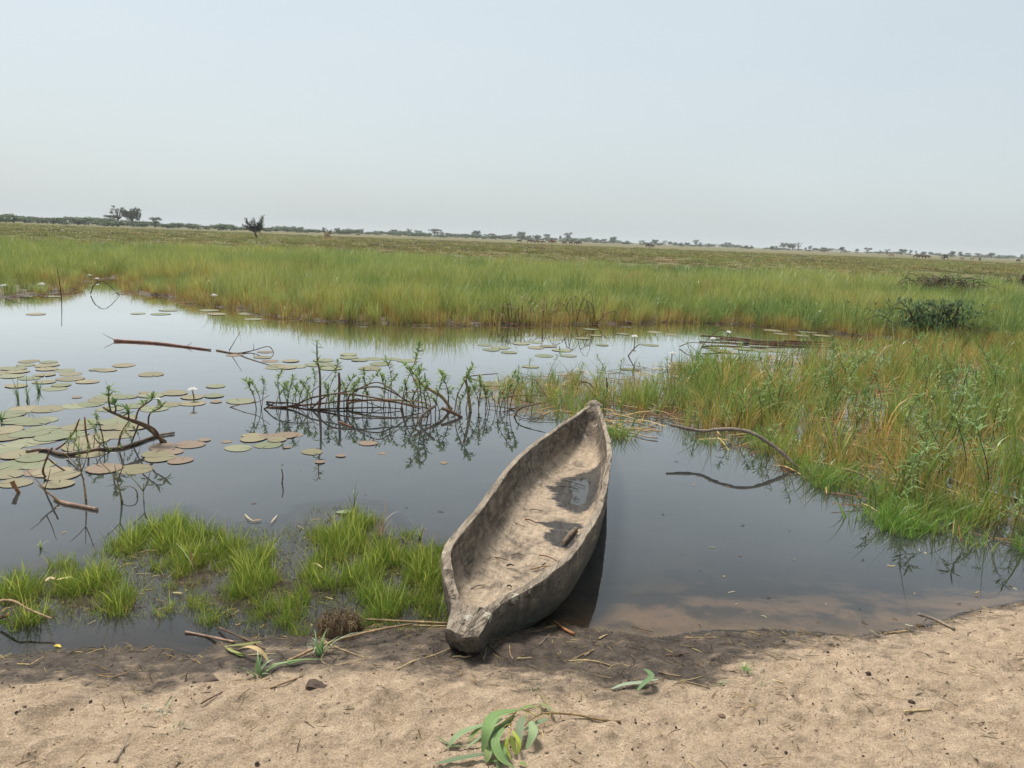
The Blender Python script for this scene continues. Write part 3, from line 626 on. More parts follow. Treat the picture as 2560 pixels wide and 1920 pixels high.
k = (((q > .3) & (rg.random(len(x)) < np.clip(q - .25, .08, .55) * .6)) | ((rg.random(len(x)) < .22) & (inn > -.08))) & (inn > -.08) & off
x, y, q = x[k], y[k], q[k]; n = len(x)
idx = np.where(q > .8, rg.choice([0, 3, 3], n), np.where(q > .5, rg.choice([0, 1], n), 2))
scatter('short_grass', np.column_stack([x, y, np.maximum(terrain(x, y), -.008)]), nrT, idx, rg.random(n) * 6.28, rg.uniform(.5, 1.2, n) * np.where(q > .3, .6 + .5 * np.clip(q, 0, 1.1), .75), 'short vivid green grass in soggy clumps left of the canoe', 'grass', rg.normal(0, .28, (n, 2)))
# ------------------------------------------------------------------ sticks, canes and branches
CB = dict(brown=(.15, .095, .06), red=(.20, .085, .05), grey=(.26, .21, .16), tan=(.36, .25, .14), straw=(.52, .40, .22), dark=(.06, .045, .035), green=(.16, .21, .07), pink=(.30, .185, .125), olive=(.24, .22, .10), orange=(.28, .13, .06))
def zr(ox, oy, s): return lambda L: [(ox + a * s, oy + b * s) for a, b in L]
R5 = zr(0, 640, .3165); R6 = zr(0, 860, .3255); R7 = zr(540, 820, .3165); R8 = zr(1150, 700, .339); R1 = zr(1750, 700, .4219); R2 = zr(0, 1250, .3165); R3b = zr(550, 1230, .2953)
R4 = zr(1050, 1650, .2939); R5b = zr(1400, 1350, .5244); R6b = zr(0, 1550, .4973); R7b = zr(1100, 1250, .2411)
_sid = [0]
def upright(L, y0=None, lift=0.0, dy=0.0):          # a stem standing in an upright plane through its lowest point
    if y0 is None:
        low = max(L, key=lambda q: q[1] - q[0] * .039); y0 = G(low[0], low[1], lift)[1]
    return [V(a, b, y0 + dy * i / max(1, len(L) - 1)) for i, (a, b) in enumerate(L)]
def lying(L, lift=.01):                             # a stick lying on water or ground
    out = []
    for q in L:
        a, b = q[:2]; up = q[2] if len(q) > 2 else lift; z = 0.0
        for _ in range(4):
            g = G(a, b, z); z = max(0.0, hz(g[0], g[1])) + up
        out.append(G(a, b, z))
    return out
def stick(name, label, cat, P, r0, r1, c, group=None, twigs=(), mat=None, k=6):
    if np.mean([q[1] for q in P]) < 3.35 and 'canoe' not in name: r0, r1 = r0 * .72, r1 * .72
    elif 'canoe' not in name: r0, r1 = r0 * .82, r1 * .82
    _sid[0] += 1; mb = MB(); cc = np.array(CB[c] if isinstance(c, str) else c)
    mb.tube(P, r0, r1, cc, seed=_sid[0], k=k, n=max(8, 4 * len(P)), wob=.14)
    for T, t0, t1 in twigs: mb.tube(T, t0, t1, cc * .8, seed=_sid[0] + 1, k=5)
    P = np.asarray(P); low = P[np.argmin(P[:, 2])]
    o = mb.build(name, mat or M_wood, origin=low)
    return tag(o, label, cat, group)
def leaf_shape(p0, p1, w, up, c, mb, cup=.25, nseg=4, droop=.0):
    p0 = np.asarray(p0, float); p1 = np.asarray(p1, float); d = p1 - p0; L = np.linalg.norm(d) + 1e-9; d /= L
    s = np.cross(d, up); s /= np.linalg.norm(s) + 1e-9; u = np.cross(s, d); v = []; f = []
    for k in range(nseg + 1):
        t = k / nseg; ww = w * (math.sin(PI * min(1, t * .92 + .06)) ** .8) * .5 if k < nseg else w * .02
        q = p0 + d * L * t - np.array((0, 0, 1)) * droop * L * t * t
        v += [q - s * ww + u * ww * cup, q, q + s * ww + u * ww * cup]
    for k in range(nseg):
        a = 3 * k; f += [(a, a + 1, a + 4, a + 3), (a + 1, a + 2, a + 5, a + 4)]
    mb.add(v, f, np.asarray(c))
LG = [(.18, .265, .095), (.22, .30, .11), (.14, .22, .085), (.25, .31, .115)]
def rosette(mb, p, n, L, rg, w=.2, spread=1.0, cols=LG):
    for i in range(n):
        a = rg.random() * 2 * PI; el = rg.uniform(-.15, 1.1) / spread
        d = np.array((math.cos(a) * math.cos(el), math.sin(a) * math.cos(el), math.sin(el))) * L * rg.uniform(.6, 1.1)
        leaf_shape(p, p + d, L * w * rg.uniform(.8, 1.2), np.array((0, 0, 1.)), np.array(cols[rg.integers(len(cols))]) * rg.uniform(.8, 1.25), mb, .3, 3, rg.uniform(0, .35))
def leafy_plant(seed, h, L, nodes, per, lean, stem_c, w=.2, bare=.35):
    rg = np.random.default_rng(seed); a = rg.random() * 6.28
    P = [np.array((0, 0, -.03)), np.array((lean * .2 * math.cos(a), lean * .2 * math.sin(a), h * .4)), np.array((lean * .6 * math.cos(a + .5), lean * .6 * math.sin(a + .5), h * .75)), np.array((lean * math.cos(a + .8), lean * math.sin(a + .8), h))]
    S = spline(P, 24); ms = MB(); ms.tube(P, .0050, .0022, stem_c, k=5, seed=seed); ml = MB()
    for k in range(nodes):
        t = bare + (1 - bare) * (k + .5) / nodes; rosette(ml, S[int(t * 23)], per, L * (.75 + .4 * t), rg, w)
    rosette(ml, S[-1], per + 3, L * .9, rg, w, .7)
    return ms.mesh('stem', M_wood), ml.mesh('foliage', M_leaf)
def place_plant(var, name, label, cat, loc, rz, s, group):
    e = empty(name, loc, rz); e.scale = (s, s, s); tag(e, label, cat, group)
    for me, nm in zip(var, ('stem', 'foliage')):
        o = bpy.data.objects.new(nm, me); col.objects.link(o); o.parent = e
    return e
rgp = np.random.default_rng(77)

# --- floating cane and twig on the open water
c1 = lying(R5([(905, 668), (1200, 684), (1450, 712), (1665, 740)]), .012)
tw = [(upright(R5([(908, 664), (860, 640), (810, 613)]), c1[0][1]), .006, .003), (upright(R5([(1480, 705), (1510, 690), (1515, 678)]), c1[2][1]), .004, .002)]
stick('floating_cane', 'long reddish cane floating on open water, forked twigs at its end', 'cane', c1, .034, .012, 'red', twigs=tw, mat=M_wet)
main = lying(R5([(1710, 743), (1860, 768)]), .008); y0 = main[0][1]
stick('floating_twig', 'dark floating twig arching out of the water past the reddish cane', 'twig', main + upright(R5([(1990, 748), (2110, 715), (2150, 740), (2175, 795)]), y0), .014, .005, 'brown',
      twigs=[(upright(R5([(1810, 748), (1850, 680), (1900, 595)]), y0), .007, .003), (upright(R5([(2000, 745), (2005, 715), (2002, 690)]), y0), .005, .002), (lying(R5([(1860, 765), (1940, 800), (2030, 830), (2130, 860)]), .004), .010, .004)], mat=M_wet)

# --- the tangle left of the canoe's stern
TB = 'branches of the floating tangle'; TL = 'brown branch in the floating leafy tangle'
for L, r0, r1, c in [([(400, 630), (600, 615), (760, 550), (1000, 510), (1280, 465), (1500, 570), (1540, 600)], .020, .012, 'brown'), ([(560, 620), (800, 600), (1100, 570), (1400, 585), (1620, 640)], .018, .012, 'red'),
                     ([(750, 640), (900, 525), (1150, 535), (1450, 590), (1700, 640)], .018, .014, 'brown'), ([(1460, 640), (1500, 520), (1560, 505), (1690, 490)], .014, .010, 'tan'),
                     ([(400, 585), (470, 590), (560, 600)], .022, .008, 'dark'), ([(110, 625), (220, 600), (330, 585), (420, 530)], .009, .005, 'red'), ([(700, 645), (1000, 635), (1300, 628), (1480, 640)], .016, .010, 'dark'),
                     ([(380, 640), (480, 590), (640, 600), (760, 645)], .013, .009, 'dark'), ([(1030, 640), (1060, 530), (1250, 430), (1380, 480), (1500, 580)], .014, .010, 'brown'), ([(640, 620), (760, 500), (850, 430), (960, 300), (1000, 262)], .008, .004, 'red'),
                     ([(1010, 645), (1100, 560), (1200, 590), (1340, 640)], .010, .007, 'brown')]:
    stick('tangle_branch', TL, 'branch', upright(R7(L), dy=rgp.uniform(-.25, .25)), r0 * .68, r1 * .6, c, TB)
stick('tangle_branch', 'long yellowish cane lying across the leafy floating tangle', 'cane', upright(R7([(1040, 625), (1060, 590), (1300, 565), (1640, 590), (1690, 640)])), .015, .010, 'straw')
stick('bent_branch', 'thick pale branch bent like an elbow at the tangle end by the canoe', 'branch', upright(R7([(1560, 400), (1680, 480), (1780, 540), (1860, 645)])), .020, .023, 'tan')
stick('leaning_branch', 'thick short branch leaning into the water from the bent elbow branch', 'branch', upright(R7([(1600, 745), (1640, 680), (1730, 615)])), .021, .018, 'grey')
stick('leaning_branch', 'short branch pointing right out of the tangle just above the water', 'branch', upright(R7([(1780, 632), (1870, 668), (1945, 708)])), .022, .018, 'brown')
stick('upright_stick', 'bare upright stick with snapped top standing between tangle and canoe stern', 'stick', upright(R7([(1970, 405), (1990, 500), (2010, 660)])), .016, .020, 'tan')
stick('upright_stick', 'short thick brown stump standing upright inside the floating tangle', 'stick', upright(R7([(970, 352), (975, 450), (965, 640)])), .014, .018, 'brown')
stick('floating_stick', 'small red stick floating in front of the tangle', 'stick', lying(R7([(970, 740), (1020, 760), (1075, 782)]), .006), .010, .008, 'red')
tp = upright(R7([(810, 655), (822, 560), (820, 360), (800, 250), (797, 115)])); S = spline(tp, 30)
e = empty('tall_leafy_stem', tp[0]); tag(e, 'tallest leafy stem standing straight out of the floating tangle', 'plant')
mb = MB(); mb.tube([q - tp[0] for q in tp], .016, .005, CB['brown'], n=22, seed=3); mb.build('stem', M_wood, e)
mb = MB(); rq = np.random.default_rng(5)
for i in (12, 15, 18, 21, 24, 27, 29): rosette(mb, S[i] - tp[0], 4 if i < 29 else 7, .10, rq, .2)
mb.build('foliage', M_leaf, e)
prim = [leafy_plant(300 + i, h, .070, nd + 1, 6, ln, CB['red'] if i % 2 else CB['brown'], .21, ba) for i, (h, nd, ln, ba) in enumerate([(.28, 4, .10, .35), (.36, 5, .14, .4), (.22, 4, .12, .2), (.42, 5, .2, .5), (.30, 6, .06, .25), (.18, 3, .1, .1)])]
for i, (a, b, s) in enumerate([(322, 600, .95), (360, 610, .7), (470, 610, .9), (520, 600, .8), (560, 620, 1.0), (600, 600, .85), (650, 610, .9), (690, 640, .6), (760, 590, .9), (860, 600, .9), (900, 640, .8), (930, 580, 1.0), (1010, 600, 1.05), (1050, 640, .7), (1090, 590, 1.0), (1150, 600, .8), (1200, 580, 1.1), (1240, 620, .9), (1320, 600, 1.0), (1370, 590, 1.1), (1420, 620, .8), (1460, 590, 1.25), (1500, 640, .9), (1560, 600, 1.5), (1600, 620, 1.35), (1640, 640, 1.2), (1680, 660, 1.3), (1700, 690, 1.0), (1730, 640, 1.1), (1770, 650, .9), (1830, 640, 1.2), (1880, 650, 1.15), (1930, 640, 1.0)] + [(int(rgp.uniform(300, 1950)), 615, rgp.uniform(.45, .8)) for _ in range(26)] + [(int(rgp.uniform(1960, 2330)), 630, rgp.uniform(.5, .95)) for _ in range(16)]):
    px, py = R7([(a, b + rgp.uniform(0, 40))])[0]; g0 = G(px, py)
    place_plant(prim[i % 6], 'water_primrose', 'leafy shoot in the floating leafy tangle', 'plant', (g0[0], g0[1], 0), rgp.random() * 6.28, s * 1.12, 'leafy shoots of the floating tangle')

# --- the left tangle among the lily pads
LT = 'bare stem in the left leafy clump'
for L, r0, r1, c in [([(1240, 760), (1190, 660), (1100, 610), (1000, 575)], .013, .009, 'brown'), ([(910, 800), (930, 690), (990, 590)], .011, .007, 'red'), ([(690, 815), (660, 680), (650, 560)], .011, .006, 'red'),
                     ([(400, 830), (500, 760), (570, 670), (610, 575)], .011, .006, 'red'), ([(350, 1025), (330, 970), (370, 850), (400, 800)], .010, .007, 'brown'), ([(500, 975), (430, 930), (370, 880)], .008, .006, 'red'), ([(1010, 760), (1060, 630), (1090, 600)], .008, .006, 'brown'), ([(800, 810), (790, 720), (760, 600)], .008, .005, 'red'), ([(860, 820), (760, 760), (715, 700)], .007, .004, 'green')]:
    stick('bare_shoot', LT, 'stem', upright(R6(L), dy=rgp.uniform(-.15, .15)), r0, r1, c, 'stems of the left clump')
stick('clump_log', 'half sunken dark stem lying under the leafy clump among left lily pads', 'log', lying(R6([(200, 830), (350, 810), (480, 845), (620, 832), (760, 805), (950, 790), (1200, 705), (1340, 680)]), .012), .022, .012, 'brown', mat=M_wet)
tp = upright(R6([(1270, 760), (1130, 640), (990, 580), (850, 520), (790, 485)])); y0 = tp[0][1]
e = empty('leafy_branch', tp[0]); tag(e, 'long slanting branch with four leafy tips above the left lily pads', 'branch')
mb = MB(); mb.tube([q - tp[0] for q in tp], .018, .008, CB['brown'], n=18, seed=9); ml = MB()
for L in ([(850, 520), (835, 440), (835, 360)], [(1040, 590), (1070, 500), (1165, 430)], [(1140, 640), (1150, 540), (1240, 485)], [(880, 530), (890, 500), (880, 470)], [(990, 580), (988, 555), (985, 530)]):
    Q = [q - tp[0] for q in upright(R6(L), y0)]; mb.tube(Q, .008, .005, CB['brown'], seed=4, k=5); QQ = spline(Q, 8)
    rosette(ml, QQ[-1], 11, .10, rq, .26, .8); rosette(ml, QQ[-3], 5, .09, rq, .24)
mb.build('stem', M_wood, e); ml.build('foliage', M_leaf, e)
for i, (a, b, s) in enumerate([(560, 820, .75), (715, 800, .9), (610, 860, .6), (830, 830, .75), (520, 860, .7), (900, 820, .6), (1010, 790, .6), (1080, 760, .5), (1180, 730, .45), (960, 840, .55), (680, 880, .5), (760, 850, .7)]):
    g0 = G(*R6([(a, b)])[0]); place_plant(prim[(i * 5 + 2) % 6], 'water_primrose', 'small shoot at the foot of the left clump', 'plant', (g0[0], g0[1], 0), rgp.random() * 6.28, s * .8, 'small shoots of the left clump')

# --- blade sprigs standing in the water
def sprig(name, label, base_px, n, h, seed, group=None, cols=((.20, .30, .08),), lean=.5, w=.008, nat=None):
    rg_ = np.random.default_rng(seed); g0 = lying([base_px], 0.0)[0]; n_ = n
    az = rg_.random(n_) * 6.28; hh = h * rg_.uniform(.5, 1.05, n_); cs = np.array(cols)[rg_.integers(0, len(cols), n_)] * rg_.uniform(.8, 1.2, (n_, 1))
    v, f, c = blades(np.tile((0, 0, -.015), (n_, 1)) + rg_.normal(0, .008, (n_, 3)) * (1, 1, 0), az, hh, hh * lean * rg_.uniform(.3, 1.2, n_), np.full(n_, w), rg_.uniform(0, .45, n_), cs * .9, cs, 5)
    o = bpy.data.objects.new(name, mesh(name, v, f, M_leaf, True, {'col': c})); col.objects.link(o); o.location = g0
    return tag(o, label, 'plant', group)
for i, (q, n, h) in enumerate([((R6([(130, 430)])[0]), 6, .33), (R6([(215, 440)])[0], 7, .42), (R6([(300, 365)])[0], 14, .22), (R6([(15, 600)])[0], 6, .3), (R6([(610, 860)])[0], 5, .3)]):
    sprig('grass_sprig', 'dark grass sprig beside the left lily pads', q, n, h, 500 + i, 'grass sprigs by the left pads', ((.10, .17, .06), (.16, .24, .08)), .8, .010)
for i, (L, lab) in enumerate([([(660, 1195), (650, 1110), (640, 1050), (625, 980), (605, 850)], 'upright reed blade with brown foot beside the floating broken stem at left'), ([(937, 1215), (920, 1130), (900, 1050), (880, 925)], 'upright green reed blade beside the thin looped stem at left'), ([(470, 1222), (400, 1165), (340, 1120), (285, 1075)], 'green reed leaning left from the broken floating stem'), ([(1105, 1215), (1100, 1130), (1105, 1070)], 'thin pale reed standing right of the looped stem')]):
    P_ = upright(R6(L)); stick('reed_stalk', lab, 'reed', P_, .010 if i < 3 else .005, .003, 'tan' if i % 2 == 0 else 'olive', twigs=[([P_[-2], P_[-2] + (-.06, .02, .06), P_[-2] + (-.13, .03, .12)], .004, .002), ([P_[-2], P_[-2] + (.04, -.02, .07), P_[-2] + (.07, -.03, .15)], .004, .002)])
stick('broken_reed', 'broken brown stem floating between the upright reeds at left', 'stem', lying(R6([(420, 1190), (500, 1222), (600, 1240), (745, 1270)]), .008), .012, .016, 'pink', mat=M_wet)
stick('looped_twig', 'thin stem looped in an arch over the water at left', 'stem', upright(R6([(1055, 1170), (1052, 1140), (1030, 1105), (980, 1090), (930, 1102)])), .006, .003, 'grey')
stick('snapped_reed', 'short snapped brown reed stub sticking out near the left edge', 'reed', upright(R6([(145, 1142), (110, 1090), (92, 1055)])), .012, .018, 'orange')
sprig('seedling', 'tiny green seedling alone on the open water at lower left', R6([(315, 1560)])[0], 4, .10, 611, None, ((.28, .38, .10),), .7, .014)
stick('snapped_reed', 'dark little snag standing alone mid-water between grass and tangle', 'reed', upright([(705, 1208), (707, 1190), (704, 1172)]), .007, .004, 'brown')
sprig('water_grass', 'grass blade group with folded leaves standing in front of the short grass', (885, 1270), 5, .26, 612, None, ((.20, .28, .08), (.12, .09, .05)), .7, .009)
sprig('water_grass', 'bent grass leaves poking out of water left of the canoe bow', (1050, 1345), 5, .17, 613, None, ((.30, .38, .16), (.28, .14, .06)), .8, .012)
sprig('water_grass', 'tall thin blade and dead husk at the back of the short grass', (950, 1340), 7, .24, 614, None, ((.22, .30, .08), (.38, .24, .10)), .5, .009)
sprig('water_grass', 'arching pale grass blades over the gap in the short grass', (485, 1425), 5, .20, 615, None, ((.36, .40, .20), (.34, .20, .10)), .9, .008)

# --- lily pads
def pad_mesh(seed):
    rg_ = np.random.default_rng(seed); n = 56; rings = [0, .3, .6, .85, .96, 1.0]; v = [(0, 0, 0)]; f = []; c = [1.0]
    ph = rg_.random(4) * 6.28
    for r in rings[1:]:
        for j in range(n):
            th = .05 + (2 * PI - .10) * j / (n - 1); tooth = 1 + (.022 * (1 if j % 3 == 0 else -.4) if r > .9 else 0); wob = 1 + .05 * math.sin(2 * th + ph[0]) + .03 * math.sin(3 * th + ph[1])
            z = .010 * r * r * math.sin(3 * th + ph[2]) + (.035 * (r > .99) * (.6 + .6 * math.sin(2 * th + ph[3]))) + .004 * math.sin(9 * th) * r
            q = 1.0 if r < .99 else wob * tooth
            v.append((r * wob * tooth * math.cos(th), r * wob * tooth * math.sin(th), z)); c.append(1.0 if r < .9 else .7 if r < .99 else .3)
    for j in range(n - 1): f.append((0, 1 + j, 2 + j))
    for k in range(len(rings) - 2):
        a = 1 + k * n; b = a + n
        for j in range(n - 1): f.append((a + j, b + j, b + j + 1, a + j + 1))
    return np.array(v), f, np.array(c)
def pad_mat(name, a, b, cdark):
    m, nt, out = newmat(name); oc = N(nt, 'ShaderNodeTexCoord').outputs['Object']; oi = N(nt, 'ShaderNodeObjectInfo').outputs['Random']
    s = N(nt, 'ShaderNodeSeparateXYZ'); nt.links.new(oc, s.inputs[0])
    an = mth(nt, 'ARCTAN2', s.outputs[1], s.outputs[0]); vein = ramp(nt, mth(nt, 'ABSOLUTE', mth(nt, 'SINE', mth(nt, 'MULTIPLY', an, 7.0))), .0, .16)
    base = mixc(nt, oi, a, b); nz_ = noise(nt, 5, 5, .65, oc); base = mixc(nt, ramp(nt, nz_, .42, .68, 0, .85), base, cdark)
    base = mixc(nt, ramp(nt, noise(nt, 30, 3, .6, oc), .62, .72, 0, .5), base, (.10, .06, .035))
    base = mixc(nt, vein, mixc(nt, 1.0, base, (1.15, 1.15, 1.1), 'MULTIPLY'), base)
    base = mixc(nt, attr(nt, 'edge'), (.13, .08, .05), base)
    bsdf(nt, out, base, .5, .32, bump(nt, vein, .01, .3)); return m
PM = [pad_mat('pad_olive', (.125, .125, .06), (.225, .20, .115), (.20, .145, .085)), pad_mat('pad_green', (.11, .135, .065), (.20, .215, .13), (.18, .16, .085)), pad_mat('pad_rust', (.17, .125, .08), (.20, .15, .095), (.15, .085, .06))]
PMESH = []
for i in range(5):
    v_, f_, c_ = pad_mesh(700 + i); PMESH.append([mesh('lily_pad', v_, f_, m, True, {'edge': c_}) for m in PM])
_pz = [0]
def pad(px, py, d, kind, label, group):
    g0 = G(px, py); _pz[0] += 1
    o = bpy.data.objects.new('lily_pad', PMESH[_pz[0] % 5][kind]); col.objects.link(o)
    o.location = (g0[0], g0[1], .0012 + .0007 * (_pz[0] % 9)); o.scale = (d * .385, d * .385, .10 * d)
    o.rotation_euler = (rgp.normal(0, .004), rgp.normal(0, .004), rgp.random() * 6.28)
    tag(o, label, 'lily pad', group)
def pads(L, d, label, group, kinds=(0, 0, 1), sp=.18):
    for iq, q in enumerate(L):
        if 'near left raft' in label and iq % 4 == 3: continue
        pad(q[0], q[1], d * rgp.uniform(1 - sp, 1 + sp), int(rgp.choice(kinds)), label, group)
pads(R5([(230, 833), (385, 838), (205, 862), (370, 865), (115, 890), (140, 915), (370, 895), (355, 940), (510, 905), (560, 933), (90, 950), (230, 968), (555, 972), (350, 997), (690, 995), (485, 1022), (130, 1028), (430, 1050), (15, 925), (20, 890)]), .31, 'olive lily pad in the far left raft', 'pads of the far left raft')
for q, d, k, lab in [((975, 865), .36, 0, 'big tan lily pad with raised rim, alone near the far left raft'), ((840, 903), .30, 0, 'lily pad beside the lone tan pad, right of the far left raft'), ((765, 899), .22, 0, 'smaller lily pad half under its neighbour right of the far left raft'), ((1195, 937), .37, 0, 'lone round lily pad with toothed rim on open water at left'), ((1705, 1030), .27, 1, 'lone yellowish lily pad above the white flower')]:
    pad(*R5([q])[0], d, k, lab, None)
pads(R6([(60, 545), (200, 500), (370, 500), (290, 525), (340, 585), (250, 600), (130, 590), (100, 630), (330, 655), (30, 665), (230, 690), (110, 720), (400, 720), (200, 760), (60, 790), (330, 800), (450, 680), (600, 640), (700, 600), (650, 680), (700, 740), (560, 700), (150, 850), (50, 890), (250, 880), (120, 930), (300, 930), (430, 870), (20, 840), (330, 740), (20, 720), (520, 760), (620, 790)]), .33, 'olive green lily pad in the near left raft', 'pads of the near left raft', (0, 1, 1))
pads(R6([(900, 600), (860, 640), (1000, 640), (900, 700), (820, 700), (960, 570)]), .32, 'olive lily pad behind the left clump', 'pads behind the left clump')
pads(R6([(50, 1005), (120, 1070), (400, 985), (480, 1015), (450, 1080), (800, 960), (1035, 962), (690, 850), (290, 985)]), .28, 'lily pad in front of the left clump', 'pads before the left clump', (0, 0, 0, 2))
pads(R6([(1250, 790), (1320, 828), (1460, 775), (1385, 897), (1230, 880), (1190, 850)]), .25, 'tan lily pad right of the left clump', 'pads right of the left clump', (0, 0, 2))
pads(R6([(580, 477), (700, 462), (850, 500), (830, 405), (960, 408), (1160, 395), (1340, 378), (1475, 410), (1640, 400), (1300, 465), (1040, 475), (1180, 500), (780, 430), (1480, 458)]), .30, 'yellowish lily pad near the open white lily', 'pads beside the white lily', (0, 1, 1))
pads(R6([(590, 410), (1105, 375), (1660, 445), (1570, 740), (1740, 752)]), .13, 'small rusty lily pad on the left water', 'small rusty pads', (2,))
pads(R7([(465, 315), (640, 305), (480, 298), (780, 293), (850, 255), (1045, 210), (1050, 235), (1135, 255), (1245, 245), (1390, 245), (1510, 258), (1300, 285), (1215, 320), (905, 320), (870, 290), (560, 312)]), .34, 'yellowish lily pad behind the floating tangle', 'pads behind the tangle', (1, 1, 0))
pads(R7([(590, 262), (440, 262), (390, 190), (150, 215), (370, 232)]), .30, 'faint lily pad under the arching twig', 'pads under the arching twig', (0, 2))
pads(R7([(280, 850), (400, 858), (550, 850), (290, 880), (480, 885), (610, 845)]), .24, 'tan lily pad before the floating tangle', 'pads before the tangle', (0, 0, 2))
for q, d, k, lab in [((410, 925), .28, 1, 'pale green lily pad below the tan group before the tangle'), ((175, 950), .27, 1, 'split pale lily pad left of the group before the tangle'), ((760, 980), .22, 0, 'oval tan lily pad under the tall stem reflection'), ((1200, 912), .20, 2, 'rusty notched lily pad before the right half of the tangle'), ((190, 580), .36, 1, 'large tilted lily pad at the left tip of the tangle')]:
    pad(*R7([q])[0], d, k, lab, None)
pads(R7([(565, 945), (985, 1012), (820, 1062), (1310, 990), (1800, 1065), (85, 900)]), .09, 'tiny reddish lily leaf before the tangle', 'tiny red lily leaves', (2,))
pads(R8([(180, 480), (300, 500), (230, 515), (360, 535), (650, 490), (450, 470), (700, 440), (560, 460), (620, 560), (560, 500), (800, 560), (900, 430), (960, 365), (1050, 480), (1200, 400), (1430, 385), (1560, 405), (1400, 480), (1250, 660), (1000, 410), (750, 520), (1620, 620), (520, 640), (240, 770)]), .36, 'pale lily pad behind the canoe stern', 'pads behind the canoe stern', (0, 1, 1))
pads(R1([(430, 300), (560, 295), (640, 310), (480, 320), (600, 330), (720, 330), (120, 420), (260, 410), (60, 400), (40, 470), (180, 500), (350, 420), (450, 420)]), .45, 'pale lily pad behind the right marsh', 'pads behind the marsh', (0, 1))
pads(R5([(1090, 455), (1270, 460), (285, 460), (1330, 430), (1710, 460), (1945, 458), (2000, 500), (1650, 430), (1560, 350), (180, 320), (420, 320), (700, 130)]), .45, 'lily pad at the foot of far left reeds', 'pads by the far left reeds', (0, 1))

# --- water lilies
def lily_meshes():
    mp_, ms_, mc_ = MB(), MB(), MB(); rl = np.random.default_rng(8)
    for ring, (n, el, L) in enumerate([(8, .5, .055), (7, .9, .05), (5, 1.2, .042)]):
        for i in range(n):
            a = 2 * PI * i / n + ring * .35; d = np.array((math.cos(a) * math.cos(el), math.sin(a) * math.cos(el), math.sin(el)))
            leaf_shape(d * .006, d * L, .019, np.array((0, 0, 1.)), np.array((.84, .84, .82)) * rl.uniform(.9, 1.05), mp_, .5, 4)
    for i in range(18):
        a = rl.random() * 6.28; mc_.tube([np.array((0, 0, .005)), np.array((math.cos(a) * .008, math.sin(a) * .008, .028))], .0022, .0015, (.75, .50, .06), k=4, n=3)
    ms_.tube([np.array((0, 0, -.13)), np.array((.01, 0, -.06)), np.array((0, 0, .004))], .006, .006, (.16, .13, .07), k=5)
    return mp_.mesh('petals', M_leaf), mc_.mesh('stamens', M_leaf), ms_.mesh('stem', M_wood)
LM = lily_meshes()
LQ = [(*R6([(1482, 440)])[0], .10, 1.15, 'white water lily open above the pads on the left water'), (*R6([(1212, 470)])[0], .05, .7, 'half closed white lily bud left of the open water lily'), (*R5([(42, 290)])[0], .12, 2.3, 'leftmost white water lily by the far reeds'), (*R5([(330, 290)])[0], .16, 2.2, 'white water lily on a tall stalk before the left reeds, upper of two'), (*R5([(320, 290)])[0], .08, 1.8, 'lower of two white water lilies before the left reeds'), (*R5([(708, 190)])[0], .1, 2.0, 'white water lily in the mouth of the far inlet'), (*R5([(768, 200)])[0], .05, 1.6, 'small white lily right of the inlet mouth one'), (*R5([(884, 100)])[0], .12, 2.4, 'white water lily at the very back of the inlet'), (*R5([(1692, 380)])[0], .16, 2.0, 'white water lily at the reed corner, upper of the pair'), (*R5([(1716, 380)])[0], .06, 1.7, 'lower white water lily of the pair at the reed corner'),
      (*R8([(1283, 470)])[0], .10, 1.5, 'pale lily flower standing behind the canoe stern'), (*R8([(1860, 470)])[0], .06, 1.6, 'cream lily flower beside the floating reed bundle'), (*R8([(1975, 420)])[0], .06, 1.6, 'cream lily flower just behind the floating reed bundle'), (*R8([(1560, 600)])[0], .10, 1.3, 'yellowish lily flower on a stalk among sparse marsh stems'), (2408, 800, .1, 2.0, 'white flower behind the dark bush at far right'), (175, 690, .06, 1.4, 'orange yellow flower in the reeds beside the inlet')]
M_or = leafmat('orange_petal', .3); 
for i, (px, py, h, s, lab) in enumerate(LQ):
    g0 = G(px, py); e = empty('water_lily', (g0[0], g0[1], h), i * 1.3); e.scale = (s, s, s); tag(e, lab, 'flower')
    for me in LM:
        mm = me
        if 'orange' in lab and me.name.startswith('petals'):
            mm = me.copy(); a_ = mm.attributes['col']; a_.data.foreach_set('color', np.tile((.80, .35, .03, 1), len(a_.data)).astype(np.float32))
        o = bpy.data.objects.new(me.name.split('.')[0], mm); col.objects.link(o); o.parent = e
# ------------------------------------------------------------------ marsh right of the canoe: leafy stems and fallen branches
MLG = [(.10, .19, .085), (.13, .23, .10), (.085, .16, .08), (.16, .25, .10)]
def marsh_plant(seed, h, L, nodes, per, lean, bare): 
    return leafy_plant(seed, h, L, nodes, per, lean, (.075, .045, .035), .15, bare)
mpv = [marsh_plant(800 + i, *a) for i, a in enumerate([(.55, .13, 4, 4, .14, .5), (.65, .14, 4, 4, .2, .55), (.45, .12, 4, 5, .10, .4), (.38, .11, 4, 5, .08, .3), (.60, .14, 5, 4, .25, .45), (.30, .10, 3, 5, .06, .3), (.5, .12, 5, 4, .16, .35)])]
mq = []
rgm = np.random.default_rng(19)
while len(mq) < 170:
    a, b = rgm.uniform(-.1, 8.2), rgm.uniform(4.3, 11.5)
    if not in_poly(np.array([a]), np.array([b]), MARSH)[0] or a > .74 * b: continue
    r_ = a / b
    if rgm.random() > .35 + .65 * sstep(.15, .45, r_): continue
    if b > 9 and rgm.random() < .5: continue
    mq.append((a, b))
